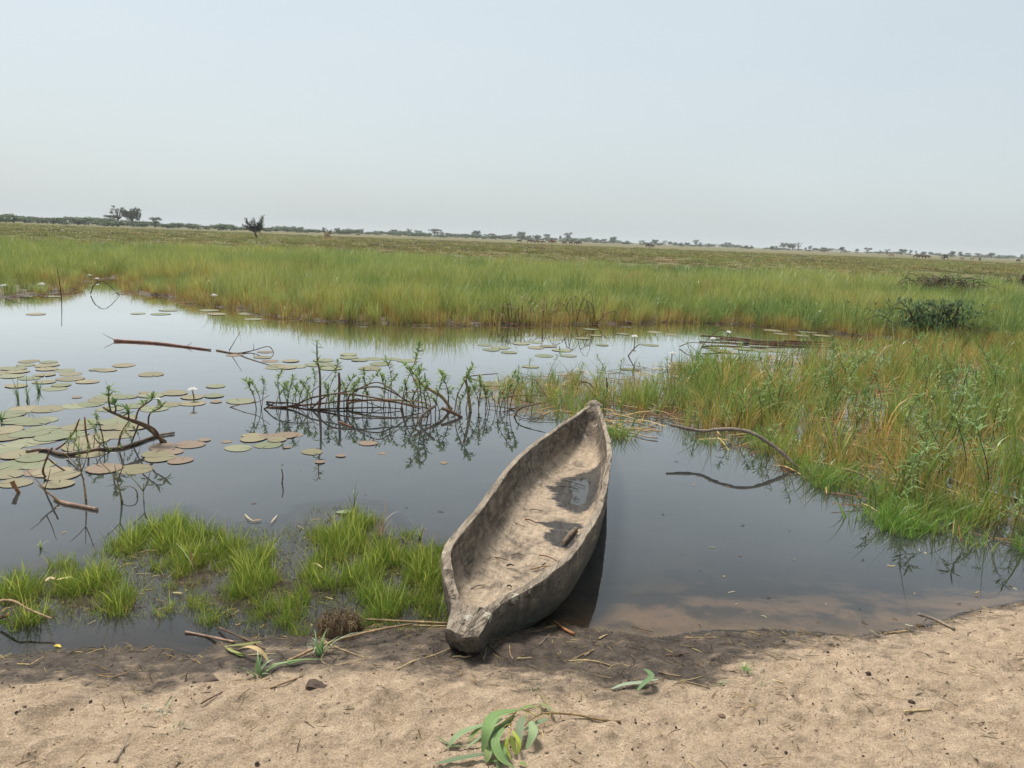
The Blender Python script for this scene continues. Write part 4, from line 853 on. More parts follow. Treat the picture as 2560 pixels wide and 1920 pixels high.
for i, (a, b) in enumerate(mq):
    ed = float(poly_dist(np.array([a]), np.array([b]), MARSH)[0])
    s = rgm.uniform(.55, 1.0) * (.55 + .45 * min(1, ed / .5)) * (.7 + .3 * float(sstep(.15, .4, a / b)))
    lab, grp = ('dark stemmed leafy plant in the right marsh', 'leafy stems of the right marsh') if a / b > .28 else ('leafy plant in shallows behind the stern', 'leafy stems behind the stern')
    place_plant(mpv[i % 7], 'marsh_plant', lab, 'plant', (a, b, max(hz(a, b), -.03)), rgm.random() * 6.28, s, grp)
stick('fallen_branch', 'long bare branch bending down into the water at the marsh edge', 'branch', upright([(1675, 1062)] + R1([(0, 893), (100, 886), (200, 885), (300, 903), (400, 960), (500, 1035), (575, 1118)]), G(*R1([(575, 1118)])[0])[1] + .42, dy=-.42), .017, .021, 'grey')
stick('fallen_branch', 'short pale stick poking from the low green shoots at the marsh edge', 'branch', upright(R1([(840, 1118), (930, 1142), (1018, 1182)])), .014, .012, 'tan')
stick('fallen_branch', 'arched olive stem lying over marsh grass at the right', 'branch', upright(R1([(930, 985), (1000, 955), (1100, 940), (1280, 962), (1320, 990)])), .012, .010, 'olive')
stick('fallen_branch', 'dark wet stem lying along the water at the far right marsh edge', 'branch', lying(R1([(1480, 1180), (1620, 1225), (1760, 1268), (1930, 1312)]), .015), .014, .018, 'dark', mat=M_wet)
stick('floating_branch', 'thin tan branch floating beside the canoe stern on its right', 'branch', lying(R8([(1105, 1128), (1190, 1124), (1290, 1132), (1370, 1155), (1460, 1166)]), .016), .010, .007, 'tan', mat=M_wet)
stick('fallen_branch', 'crooked brown stem among the grass just right of the stern', 'branch', upright(R8([(1070, 880), (1085, 800), (1080, 720)])), .012, .007, 'dark')
for L in ([(0, 330), (150, 338), (300, 352)], [(120, 345), (330, 360), (560, 368)], [(250, 358), (480, 365), (720, 372)], [(420, 372), (640, 376), (880, 392)], [(500, 360), (700, 366), (820, 380)], [(60, 352), (220, 360), (420, 372)], [(300, 378), (420, 382), (600, 380)], [(20, 395), (130, 390), (260, 396)]):
    stick('floating_reed', 'brown reed in the floating bundle', 'reed', lying(R1(L), .02 + .05 * rgm.random()), .020, .012, 'brown' if rgm.random() < .6 else 'red', 'floating reed bundle')
for L in ([(1620, 490), (1700, 462), (1790, 470), (1870, 510)], [(1740, 580), (1800, 470), (1900, 375), (1960, 380), (2040, 470), (2060, 590)], [(1570, 720), (1640, 745), (1800, 830)], [(890, 750), (950, 760), (990, 810), (1000, 860)], [(1240, 560), (1290, 500), (1330, 470)], [(400, 1010), (440, 950), (540, 920), (640, 900)], [(560, 740), (620, 830), (660, 900)], [(730, 920), (830, 905), (960, 910)], [(30, 715), (150, 700), (280, 690)], [(350, 860), (480, 850), (640, 855)]):
    stick('dead_reed', 'dead stem arching behind the canoe stern', 'stem', upright(R8(L), dy=rgm.uniform(-.3, .3)), .011, .006, 'brown', 'dead stems behind the stern')
# floating dead litter of the marsh: uncountable
def litter(name, label, pts, n_seed, L0, L1, r, cols, tilt=.15, zoff=.004):
    rg_ = np.random.default_rng(n_seed); V_, F_, C_ = [], [], []; k = 0
    for (a, b, z) in pts:
        L = rg_.uniform(L0, L1); t = rg_.random() * PI * 2; d = np.array((math.cos(t), math.sin(t), rg_.normal(0, tilt))) * L / 2; s = np.array((-math.sin(t), math.cos(t), 0)) * r * rg_.uniform(.6, 1.4)
        m_ = np.array((a, b, z + zoff)); bend = np.array((0, 0, 1)) * L * .05 * rg_.random() + s * rg_.normal(0, 3); up = np.array((0, 0, r * 1.1))
        V_ += [m_ - d - s, m_ - d + s, m_ + bend + s, m_ + bend - s, m_ + d * .98 + s * .5, m_ + d - s * .5, m_ - d + up, m_ + bend + up * 1.3, m_ + d + up]
        F_ += [(k + 0, k + 3, k + 7, k + 6), (k + 6, k + 7, k + 2, k + 1), (k + 3, k + 5, k + 8, k + 7), (k + 7, k + 8, k + 4, k + 2)]; k += 9
        C_.append(np.tile(np.array(cols[rg_.integers(len(cols))]) * rg_.uniform(.6, 1.3), (9, 1)))
    o = obj(name, V_, F_, M_dry, attrs={'col': np.vstack(C_)}); return tag(o, label, 'litter', kind='stuff')
x, y = jitter(9000, -.3, 9, 4.3, 13, rgm); k = in_poly(x, y, MARSH) & (x < .76 * y + .5) & (rgm.random(len(x)) < .16 + .45 * sstep(.45, .62, fbm(x * 1.6, y * 1.6, 271, 3))); x, y = x[k], y[k]
litter('marsh_litter', 'dead straw and broken stems floating between the marsh plants', np.column_stack([x, y, np.maximum(terrain(x, y), 0)]), 33, .12, .5, .004, [CB['brown'], CB['tan'], CB['red'], CB['straw'], CB['dark']], .12, .006)
x, y = jitter(1500, -12, 10, 14.0, 19, rgm); e_ = np.where(in_poly(x, y, FAR), 1, -1) * poly_dist(x, y, FAR); k = (e_ > -.35) & (e_ < .5); x, y = x[k], y[k]
litter('shore_litter', 'dark dead stems matted along the foot of the far reeds', np.column_stack([x, y, np.maximum(terrain(x, y), 0)]), 34, .2, .7, .006, [CB['brown'], CB['dark'], CB['dark'], CB['red']], .12, .01)
# brush standing at the reed edge, dark bush and old brush heap
def brush(name, label, base_px, w, h, n, seed, cols, cat='brush', leaves=0, r=.012):
    rg_ = np.random.default_rng(seed); g0 = lying([base_px], 0)[0]; mb = MB()
    for i in range(n):
        a = rg_.normal(0, w * .33); b = rg_.normal(0, w * .18); c_ = float(np.clip(rg_.normal(0, w * .22), -w * .4, w * .4)); top = h * rg_.uniform(.35, 1.0) * max(.3, 1 - (a / (w * .8)) ** 2)
        mb.tube([np.array((a, b, -.02)), np.array((a + c_ * .4, b + rg_.normal(0, .1), top * .8)), np.array((a + c_, b + rg_.normal(0, .15), top)), np.array((a + c_ * 1.35, b + rg_.normal(0, .2), top * rg_.uniform(.1, .8)))], r, r * .4, np.array(cols[rg_.integers(len(cols))]) * rg_.uniform(.7, 1.2), k=4, n=9, seed=seed + i)
    e = empty(name, g0); tag(e, label, cat); mb.build('twigs', M_wood, e)
    if leaves:
        ml_ = MB()
        for i in range(leaves):
            q = np.array((rg_.normal(0, w * .3), rg_.normal(0, w * .2), h * rg_.uniform(.15, 1.0)))
            rosette(ml_, q, 5, .13, rg_, .2, 1, [(.09, .15, .07), (.12, .18, .08), (.07, .11, .055)])
        ml_.build('foliage', M_leaf, e)
    return e
brush('twig_tangle', 'bare brown twig tangle leaning at the reed edge behind the canoe', (1430, 806), 1.5, .65, 24, 41, [CB['brown'], CB['tan'], CB['olive']], r=.009)
brush('twig_tangle', 'dark low twig tangle at the reed edge, left of the bigger one', (1275, 806), .8, .45, 18, 42, [CB['brown'], CB['olive']], r=.009)
brush('dark_bush', 'dark green straggling bush standing in the marsh at right', (2330, 842), 1.5, .75, 44, 43, [CB['dark'], CB['brown']], 'bush', 520)
brush('brush_heap', 'big dome shaped heap of dead brush in the reeds at right', (2350, 745), 2.4, .9, 260, 44, [(.13, .11, .07), CB['brown'], (.18, .16, .09)], 'brush', 150, .026)
brush('brush_heap', 'dark brush clump at the right edge in the reeds', (2556, 735), 1.2, 1.0, 50, 45, [CB['dark'], CB['brown']], 'brush', 40, .02)
for L, lab in [([(1885, 805), (1886, 770), (1888, 752)], 'thin dark pole standing at the reed edge behind the marsh'), (R5([(485, 325), (470, 210), (450, 90)]), 'thin bare pole leaning at the mouth of the left inlet')]:
    stick('thin_pole', lab, 'pole', upright(L), .014, .008, 'dark')
stick('arched_twig', 'thin twig arching over the water at the inlet mouth', 'twig', upright(R5([(715, 300), (740, 235), (800, 200), (860, 230), (945, 315)])), .014, .008, 'dark')
stick('driftwood', 'dark root curl at the foot of the left reeds', 'root', upright(R5([(1440, 320), (1425, 280), (1445, 262), (1480, 275), (1490, 315)])), .03, .02, 'dark')

# ------------------------------------------------------------------ canes, reeds and sprouts on the muddy bank
B = lambda L, up=.012: lying(R3b(L), up)
stick('bent_cane', 'long curved brown cane lying on the mud left of the bow', 'cane', lying([(*q, u) for q, u in zip(R3b([(575, 1430), (860, 1300), (1100, 1225), (1350, 1165), (1620, 1120)]), (.008, .02, .04, .05, .035))]), .0085, .0065, 'tan')
stick('straight_cane', 'thicker straight cane pointing at the canoe bow', 'cane', B([(1230, 1078), (1550, 1095), (1925, 1112)], .02), .0070, .0085, 'tan')
stick('straight_cane', 'thin straight cane just below the thicker one at the bow', 'cane', B([(1630, 1128), (1780, 1132), (1935, 1136)], .012), .004, .004, 'straw')
stick('bent_straw', 'pale straw folded in a sharp V on the mud', 'straw', B([(845, 1180), (890, 1260), (1000, 1320), (1200, 1392), (1236, 1406)], .008) + B([(1200, 1418), (1080, 1445), (960, 1467)], .008), .003, .002, 'straw')
stick('bent_straw', 'small kinked straw at the root of the green sprout', 'straw', B([(840, 1225), (905, 1310), (855, 1420), (920, 1465)], .008), .0022, .0018, 'straw')
stick('straw_stalk', 'pale split stalk lying diagonally on dark mud below the bow', 'straw', B([(1505, 1500), (1640, 1430), (1800, 1385), (1960, 1318)], .006), .0045, .003, 'straw')
stick('wood_chip', 'flat pale chip of wood on the mud under the bow', 'chip', B([(1970, 1397), (2030, 1390), (2070, 1398), (2120, 1388)], .004), .005, .004, 'straw')
stick('dark_cane', 'dark brown cane slanting from the water onto the left mud', 'cane', B([(-10, 1148), (200, 1238), (380, 1332)], .012), .0065, .005, 'brown')
stick('floating_root', 'pinkish stick half afloat beside the left mud', 'stick', lying(R2([(1465, 1042), (1650, 1078), (1850, 1122)]), .006), .008, .007, 'pink', mat=M_wet)
stick('arched_root', 'tan root arching over the grass at the left edge', 'root', upright(R2([(-20, 800), (60, 793), (120, 803), (200, 850), (290, 890), (410, 937)]), dy=-.1), .010, .005, 'tan')
stick('red_stick', 'red brown stick at the very left edge by the grass', 'stick', lying(R2([(-20, 935), (20, 925), (70, 908)]), .012), .010, .010, 'red')
stick('wet_root', 'orange brown root running from under the hull onto the mud', 'root', lying(R7b([(1190, 1262), (1250, 1310), (1320, 1355), (1395, 1392)]), .012), .008, .010, 'orange')
for L, c in [([(0, 1440), (170, 1490), (360, 1565)], 'brown'), ([(960, 1370), (1100, 1340), (1230, 1315)], 'brown'), ([(1030, 1500), (1090, 1440), (1145, 1385)], 'grey'), ([(360, 1490), (410, 1560), (440, 1640)], 'brown'), ([(450, 1660), (470, 1590), (480, 1520)], 'grey'), ([(490, 1500), (600, 1590), (700, 1640)], 'dark'), ([(720, 1510), (730, 1600), (760, 1650)], 'tan'), ([(1500, 1610), (1560, 1570), (1600, 1545)], 'straw'), ([(1650, 1440), (1700, 1410), (1740, 1390)], 'straw'), ([(200, 1560), (280, 1552), (350, 1556)], 'tan'), ([(800, 1640), (880, 1638), (950, 1632)], 'straw')]:
    stick('twig', 'thin twig on mud under the bow', 'twig', lying(R7b(L), .006), .0035, .002, c, 'twigs on the mud by the bow')
# dried curled leaf and folded reed leaves
def ribbon(P, w, c, mb, cup=.0, n=14, side=None, taper=.9):
    S = spline(P, n); T = np.gradient(S, axis=0); T /= np.linalg.norm(T, axis=1)[:, None] + 1e-9
    s = np.cross(T, (0, 0, 1.)) if side is None else np.tile(side, (n, 1)); s /= np.linalg.norm(s, axis=1)[:, None] + 1e-9; v = []; f = []
    for k in range(n):
        t = k / (n - 1); ww = w * .5 * max(.06, math.sin(PI * (.06 + t * taper)) ** .7)
        v += [S[k] - s[k] * ww + (0, 0, cup * ww), S[k], S[k] + s[k] * ww + (0, 0, cup * ww)]
    for k in range(n - 1): f += [(3 * k, 3 * k + 1, 3 * k + 4, 3 * k + 3), (3 * k + 1, 3 * k + 2, 3 * k + 5, 3 * k + 4)]
    mb.add(v, f, np.asarray(c, float))
def leafthing(name, label, cat, strips, mat=None):
    mb = MB(); lo = None
    for P_, w_, c_ in strips: ribbon(P_, w_, c_, mb, .25); lo = P_[0] if lo is None else lo
    return tag(mb.build(name, mat or M_leaf, origin=lo), label, cat)
leafthing('dry_leaf', 'curled straw coloured dry leaf arching over the folded reeds', 'leaf', [(lying([(*q, u) for q, u in zip(R3b([(145, 1335), (230, 1312), (310, 1330), (375, 1380), (412, 1445)]), (.015, .05, .05, .03, .006))]), .022, (.55, .42, .22))])
leafthing('folded_reed', 'bundle of folded yellow green reed leaves on the left mud', 'reed', [(B([(350, 1265), (200, 1290), (40, 1305)], .02), .014, (.26, .27, .10)), (B([(40, 1305), (110, 1350), (230, 1378)], .012), .014, (.33, .33, .13)), (B([(45, 1318), (140, 1370), (210, 1392)], .008), .012, (.20, .26, .08)), (B([(340, 1275), (180, 1310), (60, 1330)], .012), .012, (.22, .20, .09)), (B([(230, 1378), (330, 1372), (470, 1366)], .008), .008, (.36, .28, .15))])
leafthing('green_leaf', 'long green grass leaf lying across the mud to the left sprout', 'leaf', [(B([(350, 1556), (430, 1490), (520, 1450), (680, 1420), (870, 1415)], .015), .012, (.20, .30, .12)), (B([(700, 1425), (600, 1450), (540, 1470)], .01), .008, (.18, .28, .10))])
def sprout(label, base_px, n, h, seed):
    return sprig('green_sprout', label, base_px, n, h, seed, None, ((.20, .31, .13), (.25, .36, .17), (.15, .25, .09)), .95, .012)
sprout('fresh green sprout with broad blades beside the curved cane', R3b([(855, 1375)])[0], 15, .15, 71); sprout('fresh green sprout in a dark hole on the left mud', R3b([(330, 1545)])[0], 11, .12, 72)
sprig('bank_tuft', 'tiny green tuft on dry sand right of the loose leaves', R5b([(885, 625)])[0], 26, .05, 73, None, ((.12, .26, .05), (.15, .30, .06)), 1.0, .005)
sprig('bank_tuft', 'sparse olive tuft on sand between loose leaves and green tuft', R5b([(765, 690)])[0], 16, .05, 74, None, ((.22, .26, .10),), 1.2, .004)
sprig('bank_tuft', 'faint olive tuft just below the tiny green tuft', R5b([(950, 690)])[0], 14, .04, 75, None, ((.26, .28, .12),), 1.3, .004)
sprig('bank_tuft', 'small grass tuft on mud above the eucalyptus twig', R4([(975, 255)])[0], 12, .045, 76, None, ((.25, .24, .10), (.18, .22, .08)), 1.1, .005)
sprig('bank_tuft', 'straggly tuft under the pale straw on the mud', R4([(1345, 60)])[0], 14, .04, 77, None, ((.24, .25, .12),), 1.3, .004)
for i, q in enumerate([(740, 440), (830, 462), (900, 540)]):
    sprig('sand_weed', ['pale grey weed, leftmost of three on the left sand', 'grey green weed, middle of three on the left sand', 'darker green weed, lowest of three on the left sand'][i], R6b([q])[0], 9, .035, 80 + i, None, ((.30, .33, .22), (.24, .28, .15)) if i < 2 else ((.16, .20, .10),), 1.4, .012)
# dry root clump at the edge of the short grass
g0 = lying(R3b([(1000, 1215)]), 0)[0]; e = empty('dry_root_clump', g0); tag(e, 'matted brown clump of dry roots at the edge of the short grass', 'root clump')
rg_ = np.random.default_rng(61); mb = MB()
for i in range(420):
    a = rg_.random() * 6.28; r_ = .085 * math.sqrt(rg_.random()); p0 = np.array((r_ * math.cos(a) * 1.15, .045 + r_ * math.sin(a), .055 + .03 * rg_.random() - 3.0 * r_ * r_)); t = rg_.normal(-PI / 2, .9)
    d = np.array((math.cos(t), math.sin(t), 0)) * rg_.uniform(.02, .055)
    mb.tube([p0, p0 + d * .6 + (0, 0, .008), p0 + d * 1.1 - (0, 0, .035 * rg_.random() + .012)], .0011, .0006, np.array([(.26, .17, .095), (.20, .12, .065), (.34, .23, .13), (.13, .085, .05)][rg_.integers(4)]) * rg_.uniform(.7, 1.2), k=3, n=5)
mb.build('fibres', M_dry, e)
mb = MB(); vv = []; ff = []
for i in range(9):
    for j in range(20):
        th = PI / 2 * i / 8; ph = 2 * PI * j / 20; k_ = 1 + .15 * rg_.normal()
        vv.append((.10 * math.cos(th) * math.cos(ph) * k_, .045 + .085 * math.cos(th) * math.sin(ph) * k_, -.01 + .068 * math.sin(th)))
for i in range(8):
    for j in range(20): ff.append((i * 20 + j, i * 20 + (j + 1) % 20, (i + 1) * 20 + (j + 1) % 20, (i + 1) * 20 + j))
mb.add(vv, ff, (.10, .068, .042)); mb.build('root_ball', M_bark, e)

# ------------------------------------------------------------------ eucalyptus twig on the sand
L0 = lying(R4([(760, 560)]), 0)[0]; euc = empty('eucalyptus_twig', L0); tag(euc, 'broken eucalyptus twig with drooping long green leaves on the sand', 'twig')
def sandpt(L, ups): return [q - L0 for q in lying([(*a, u) for a, u in zip(R4(L), ups)])]
mb = MB(); YW = (.42, .36, .10)
mb.tube(sandpt([(1705, 528), (1520, 505), (1360, 470), (1200, 455), (1040, 457), (940, 510), (870, 580)], (.006, .008, .012, .03, .05, .055, .05)), .0045, .002, (.30, .21, .10), n=30)
for L, u in [([(1040, 457), (1030, 425), (1000, 405), (900, 402)], (.05, .06, .065, .06)), ([(1000, 480), (900, 430), (830, 430), (790, 480), (770, 560), (752, 680), (765, 790)], (.055, .07, .075, .07, .055, .04, .03)), ([(830, 430), (740, 425), (640, 490)], (.075, .085, .08)), ([(790, 480), (720, 520), (660, 560)], (.07, .07, .06)), ([(1130, 440), (1165, 448), (1180, 455)], (.03, .03, .03)), ([(780, 545), (730, 555), (700, 590)], (.06, .06, .05)), ([(900, 430), (905, 470), (880, 520)], (.07, .07, .06)), ([(1110, 460), (1100, 490), (1085, 510)], (.045, .045, .04)), ([(1130, 440), (1060, 340), (1000, 260)], (.02, .015, .01))]:
    mb.tube(sandpt(L, u), .0022, .0012, YW, k=5)
mb.build('stem', M_wood, euc)
EG = (.22, .33, .13); EY = (.36, .43, .06); EB = (.28, .37, .20)
for L, w_, c_, u in [([(830, 425), (640, 480), (570, 610), (530, 785)], 105, EG, (.075, .09, .06, .012)), ([(840, 425), (930, 398), (1015, 412)], 45, (.25, .31, .13), (.07, .075, .06)), ([(800, 470), (720, 560), (620, 620), (600, 640)], 80, (.12, .18, .08), (.06, .05, .04, .03)), ([(600, 540), (400, 600), (300, 665), (232, 755)], 62, EB, (.05, .035, .02, .008)), ([(570, 570), (480, 610), (410, 695)], 50, (.24, .30, .12), (.045, .03, .012)), ([(535, 640), (460, 700), (385, 748)], 28, EB, (.03, .02, .006)), ([(392, 740), (260, 722), (142, 645)], 24, (.17, .22, .10), (.008, .012, .012)), ([(570, 795), (350, 838), (132, 884)], 52, (.19, .25, .15), (.018, .014, .006)), ([(712, 580), (640, 700), (690, 840), (800, 918)], 78, EG, (.055, .05, .03, .008)), ([(893, 470), (850, 570), (845, 725)], 72, (.22, .27, .17), (.065, .05, .018)), ([(938, 518), (962, 620), (905, 760)], 78, EB, (.055, .045, .008)), ([(1092, 503), (1010, 535), (870, 605)], 58, (.21, .27, .16), (.04, .035, .02)), ([(595, 700), (580, 800), (560, 875)], 65, (.24, .30, .13), (.03, .02, .008)), ([(690, 715), (720, 800), (752, 862)], 50, EG, (.035, .02, .008)), ([(642, 620), (605, 690), (640, 810)], 62, (.16, .20, .13), (.045, .035, .01)), ([(745, 660), (730, 750), (775, 850)], 30, EY, (.045, .03, .012)), ([(785, 600), (840, 700), (835, 800)], 36, EY, (.05, .035, .014)), ([(775, 640), (790, 720), (818, 808)], 42, (.20, .26, .05), (.045, .03, .012)), ([(1000, 372), (1060, 388), (1135, 442)], 42, (.25, .27, .13), (.012, .02, .03)), ([(700, 500), (600, 560), (530, 590)], 60, (.15, .21, .11), (.06, .05, .03)), ([(838, 872), (870, 880), (912, 905)], 36, (.25, .30, .10), (.008, .008, .005)), ([(660, 872), (664, 900), (655, 930)], 34, (.23, .30, .14), (.008, .006, .004)), ([(570, 862), (640, 860), (705, 850)], 24, EG, (.008, .008, .008))]:
    P_ = sandpt(L, u); dist = 2.3; m2 = MB(); ribbon([np.array(q) for q in P_], w_ * .2939 / F_PX * 2.4, c_, m2, .3, 16)
    lf = m2.build('leaf', M_leaf, euc)
    m3 = MB(); m3.tube([np.array(q) + (0, 0, .0012) for q in P_], .0009, .0004, np.array(c_) * 1.5 + .05, k=4, n=12, wob=0); m3.build('midrib', M_leaf, lf)
lp = lambda L, u: lying([(*a, v) for a, v in zip(R4(L), u)])
leafthing('eucalyptus_leaf', 'pale loose leaf lying on sand, partly under a greener one', 'leaf', [(lp([(1632, 245), (1740, 208), (1890, 190), (2030, 162)], (.006, .014, .012, .012)), .018, (.34, .40, .29))])
leafthing('eucalyptus_leaf', 'green folded leaf resting across the pale loose leaf', 'leaf', [(lp([(1850, 258), (1905, 200), (1970, 140), (1935, 95), (1900, 78)], (.010, .03, .045, .05, .05)), .022, (.17, .26, .13))])
leafthing('fallen_leaf', 'small yellow leaf floating on the pool at the left shore', 'leaf', [(lying(R2([(428, 1155), (455, 1150), (480, 1162)]), .004), .016, (.70, .52, .10))])
leafthing('fallen_leaf', 'pale cream husk on the short grass left of the bow', 'leaf', [(lying(R3b([(785, 605), (820, 612), (865, 640)]), .03), .014, (.62, .50, .28))])
leafthing('fallen_leaf', 'yellow banana skin like peel on the left grass', 'leaf', [(lying(R2([(450, 630), (510, 618), (570, 608)]), .05), .020, (.62, .58, .26)), (lying(R2([(360, 640), (395, 615), (430, 625)]), .05), .018, (.60, .48, .28))])
leafthing('lily_leaf', 'pale torn lily leaf afloat behind the short grass', 'leaf', [(lying(R3b([(985, 170), (1060, 175), (1150, 165)]), .004), .055, (.30, .36, .22))])
leafthing('fallen_leaf', 'tiny white petal on water by the left grass', 'leaf', [(lying(R2([(55, 705), (68, 702), (80, 706)]), .03), .010, (.75, .72, .62))])
leafthing('fallen_leaf', 'brown curled husk with pale straw floating behind the grass', 'leaf', [(lying(R2([(1990, 165), (2030, 160), (2065, 155)]), .008), .020, (.36, .22, .11)), (lying(R2([(1935, 110), (1960, 140), (2000, 165)]), .012), .010, (.55, .45, .27)), (lying(R2([(2140, 178), (2165, 148), (2190, 118)]), .012), .008, (.60, .50, .32))])
leafthing('fallen_leaf', 'pale straw blade afloat in the gap of the short grass', 'leaf', [(lying(R2([(1365, 730), (1400, 733), (1440, 737)]), .006), .012, (.60, .48, .26))])

# ------------------------------------------------------------------ right shore and sand odds and ends
stick('driftwood', 'grey forked driftwood stick lying on the right shore', 'stick', lying([(*q, u) for q, u in zip(R5b([(1705, 352), (1790, 380), (1880, 424)]), (.03, .025, .01))]), .011, .008, 'grey', twigs=[(lying([(*q, u) for q, u in zip(R5b([(1745, 372), (1735, 390), (1745, 415)]), (.025, .015, .003))]), .005, .003)])
stick('wood_chip', 'flat pale splinter on the right shore left of the driftwood', 'chip', lying(R5b([(1550, 448), (1600, 440), (1655, 434)]), .006), .008, .006, 'tan')
stick('straw_stalk', 'pale straw piece on the right sand', 'straw', lying(R5b([(1640, 817), (1700, 813), (1772, 808)]), .005), .006, .005, 'straw')
stick('straw_stalk', 'tiny pale straw right of the green tuft', 'straw', lying(R5b([(1012, 665), (1040, 673), (1072, 680)]), .004), .004, .004, 'straw')
stick('twig', 'grey twig standing in a dent of the left sand', 'twig', lying([(*q, u) for q, u in zip(R6b([(575, 715), (610, 660), (642, 592)]), (.006, .01, .02))]), .006, .004, 'grey')
stick('twig', 'brown twig left of the small bark slab', 'twig', lying(R6b([(1358, 342), (1440, 312), (1525, 280)]), .006), .005, .004, 'tan')
stick('twig', 'thin brown twig below the pale mud lump', 'twig', lying(R6b([(1010, 420), (1060, 392), (1120, 360)]), .005), .004, .003, 'brown')
stick('twig', 'upright looking grey twig above the pale weeds', 'twig', lying(R6b([(835, 425), (850, 398), (865, 372)]), .005), .004, .003, 'grey')
stick('twig', 'long tan twig pair on the left mud', 'twig', lying(R6b([(495, 280), (570, 285), (645, 262)]), .006), .004, .003, 'tan')
stick('twig', 'pale twig by the left edge of the mud', 'twig', lying(R6b([(85, 222), (120, 222), (155, 224)]), .008), .004, .003, 'straw', twigs=[(lying(R6b([(155, 222), (185, 205), (220, 185)]), .012), .003, .002)])
stick('twig', 'straw with bent end on mud right of the bow', 'twig', lying(R5b([(575, 672), (630, 664), (680, 650)]), .006), .004, .003, 'straw', twigs=[(lying(R5b([(600, 675), (660, 690), (715, 705)]), .005), .003, .002)])
stick('twig', 'long pale straw on the mud above the loose leaves', 'twig', lying(R5b([(20, 578), (110, 573), (180, 580), (240, 598)]), .005), .004, .004, 'straw')
for L, c in [([(185, 468), (205, 458), (228, 450)], 'straw'), ([(60, 570), (110, 545), (160, 524)], 'tan'), ([(340, 410), (400, 428), (445, 438)], 'brown'), ([(600, 468), (660, 466), (735, 464)], 'tan'), ([(470, 628), (510, 640), (580, 650)], 'tan'), ([(500, 550), (560, 545), (610, 540)], 'brown')]:
    stick('twig', 'thin twig on mud right of the bow', 'twig', lying(R5b(L), .005), .004, .0025, c, 'twigs on the mud right of the bow')
def rock(name, label, q, s, seed, c, cat='clod', flat=.6):
    rg_ = np.random.default_rng(seed); g0 = lying([q], 0)[0]; v = []; f = []; n1, n2 = 7, 12
    for a in range(n1 + 1):
        th = PI * a / n1
        for b in range(n2):
            ph = 2 * PI * b / n2; r_ = s * (1 + .28 * rg_.normal() * .6); v.append((r_ * math.sin(th) * math.cos(ph) * 1.2, r_ * math.sin(th) * math.sin(ph), r_ * flat * math.cos(th) + s * flat * .5))
    for a in range(n1):
        for b in range(n2): f.append((a * n2 + b, (a + 1) * n2 + b, (a + 1) * n2 + (b + 1) % n2, a * n2 + (b + 1) % n2))
    mb = MB(); mb.add(v, f, c); o = mb.build(name, M_bark); o.location = g0; return tag(o, label, cat)
rock('mud_clod', 'dark round clod above the straw piece on the right sand', R5b([(1675, 775)])[0], .011, 1, (.07, .055, .045)); rock('mud_clod', 'dark clod in a crack of the right sand', R5b([(1470, 638)])[0], .009, 2, (.08, .06, .05)); rock('mud_clod', 'brown lump on sand right of the eucalyptus twig', R5b([(770, 845)])[0], .012, 3, (.16, .11, .08)); rock('mud_lump', 'flat grey mud lump at the edge of the left mud', R6b([(1030, 305)])[0], .035, 4, (.20, .16, .125), 'clod', .35)
# bark slab
g0 = lying(R6b([(1610, 330)]), 0)[0]; mb = MB(); bv = []; bf = []; rg_ = np.random.default_rng(66)
for i in range(12):
    for j in range(7): bv.append(((i - 5.5) * .0085 + rg_.normal() * .0015, (j - 3) * .008 + rg_.normal() * .002 - .002 * i, .014 + .010 * math.sin(i * .5) - .0010 * (j - 3) ** 2 + rg_.normal() * .0015))
nn_ = len(bv); bv += [(a * .97, b * .97, c - .008) for a, b, c in bv]
for i in range(11):
    for j in range(6): q = i * 7 + j; bf += [(q, q + 7, q + 8, q + 1), (q + nn_, q + 1 + nn_, q + 8 + nn_, q + 7 + nn_)]
ring_ = [i * 7 for i in range(12)] + [77 + j for j in range(1, 7)] + [i * 7 + 6 for i in range(10, -1, -1)] + [j for j in range(5, 0, -1)]
bf += [(ring_[i], ring_[(i + 1) % len(ring_)], ring_[(i + 1) % len(ring_)] + nn_, ring_[i] + nn_) for i in range(len(ring_))]
mb.add(bv, bf, (.13, .10, .08)); o = mb.build('bark_slab', M_bark); o.location = g0; tag(o, 'dark curled slab of bark on the edge of the left mud', 'bark')
# uncountable crumbs, straw bits and clods of the bank
def clods(name, label, n, seed, y0, y1, x0, x1, s0, s1, cols, cond):
    rg_ = np.random.default_rng(seed); x, y = jitter(n, x0, x1, y0, y1, rg_); d = shore_d(x, y); mm = mud_mask(x, y, d); k = cond(x, y, d, mm, rg_); x, y = x[k], y[k]; z = terrain(x, y)
    s = s0 + (s1 - s0) * rg_.random(len(x)) ** 4; base = np.array([(1, 0, -.3), (0, 1, -.3), (-1, 0, -.3), (0, -1, -.3), (.5, .5, .55), (-.5, .5, .5), (-.5, -.5, .6), (.5, -.5, .5), (0, 0, .8)])
    F0 = np.array([(0, 1, 4), (1, 5, 4), (1, 2, 5), (2, 6, 5), (2, 3, 6), (3, 7, 6), (3, 0, 7), (0, 4, 7), (4, 5, 8), (5, 6, 8), (6, 7, 8), (7, 4, 8)])
    v = base[None] * s[:, None, None] * rg_.uniform(.6, 1.3, (len(x), 9, 3)); v[:, :, 0] += x[:, None]; v[:, :, 1] += y[:, None]; v[:, :, 2] = v[:, :, 2] * .75 + z[:, None]
    f = (F0[None] + np.arange(len(x))[:, None, None] * 9).reshape(-1, 3); c = np.repeat(np.array(cols)[rg_.integers(0, len(cols), len(x))] * rg_.uniform(.8, 1.2, (len(x), 1)), 9, 0)
    o = obj(name, v.reshape(-1, 3), f, M_bark, attrs={'col': c}); return tag(o, label, 'debris', kind='stuff')
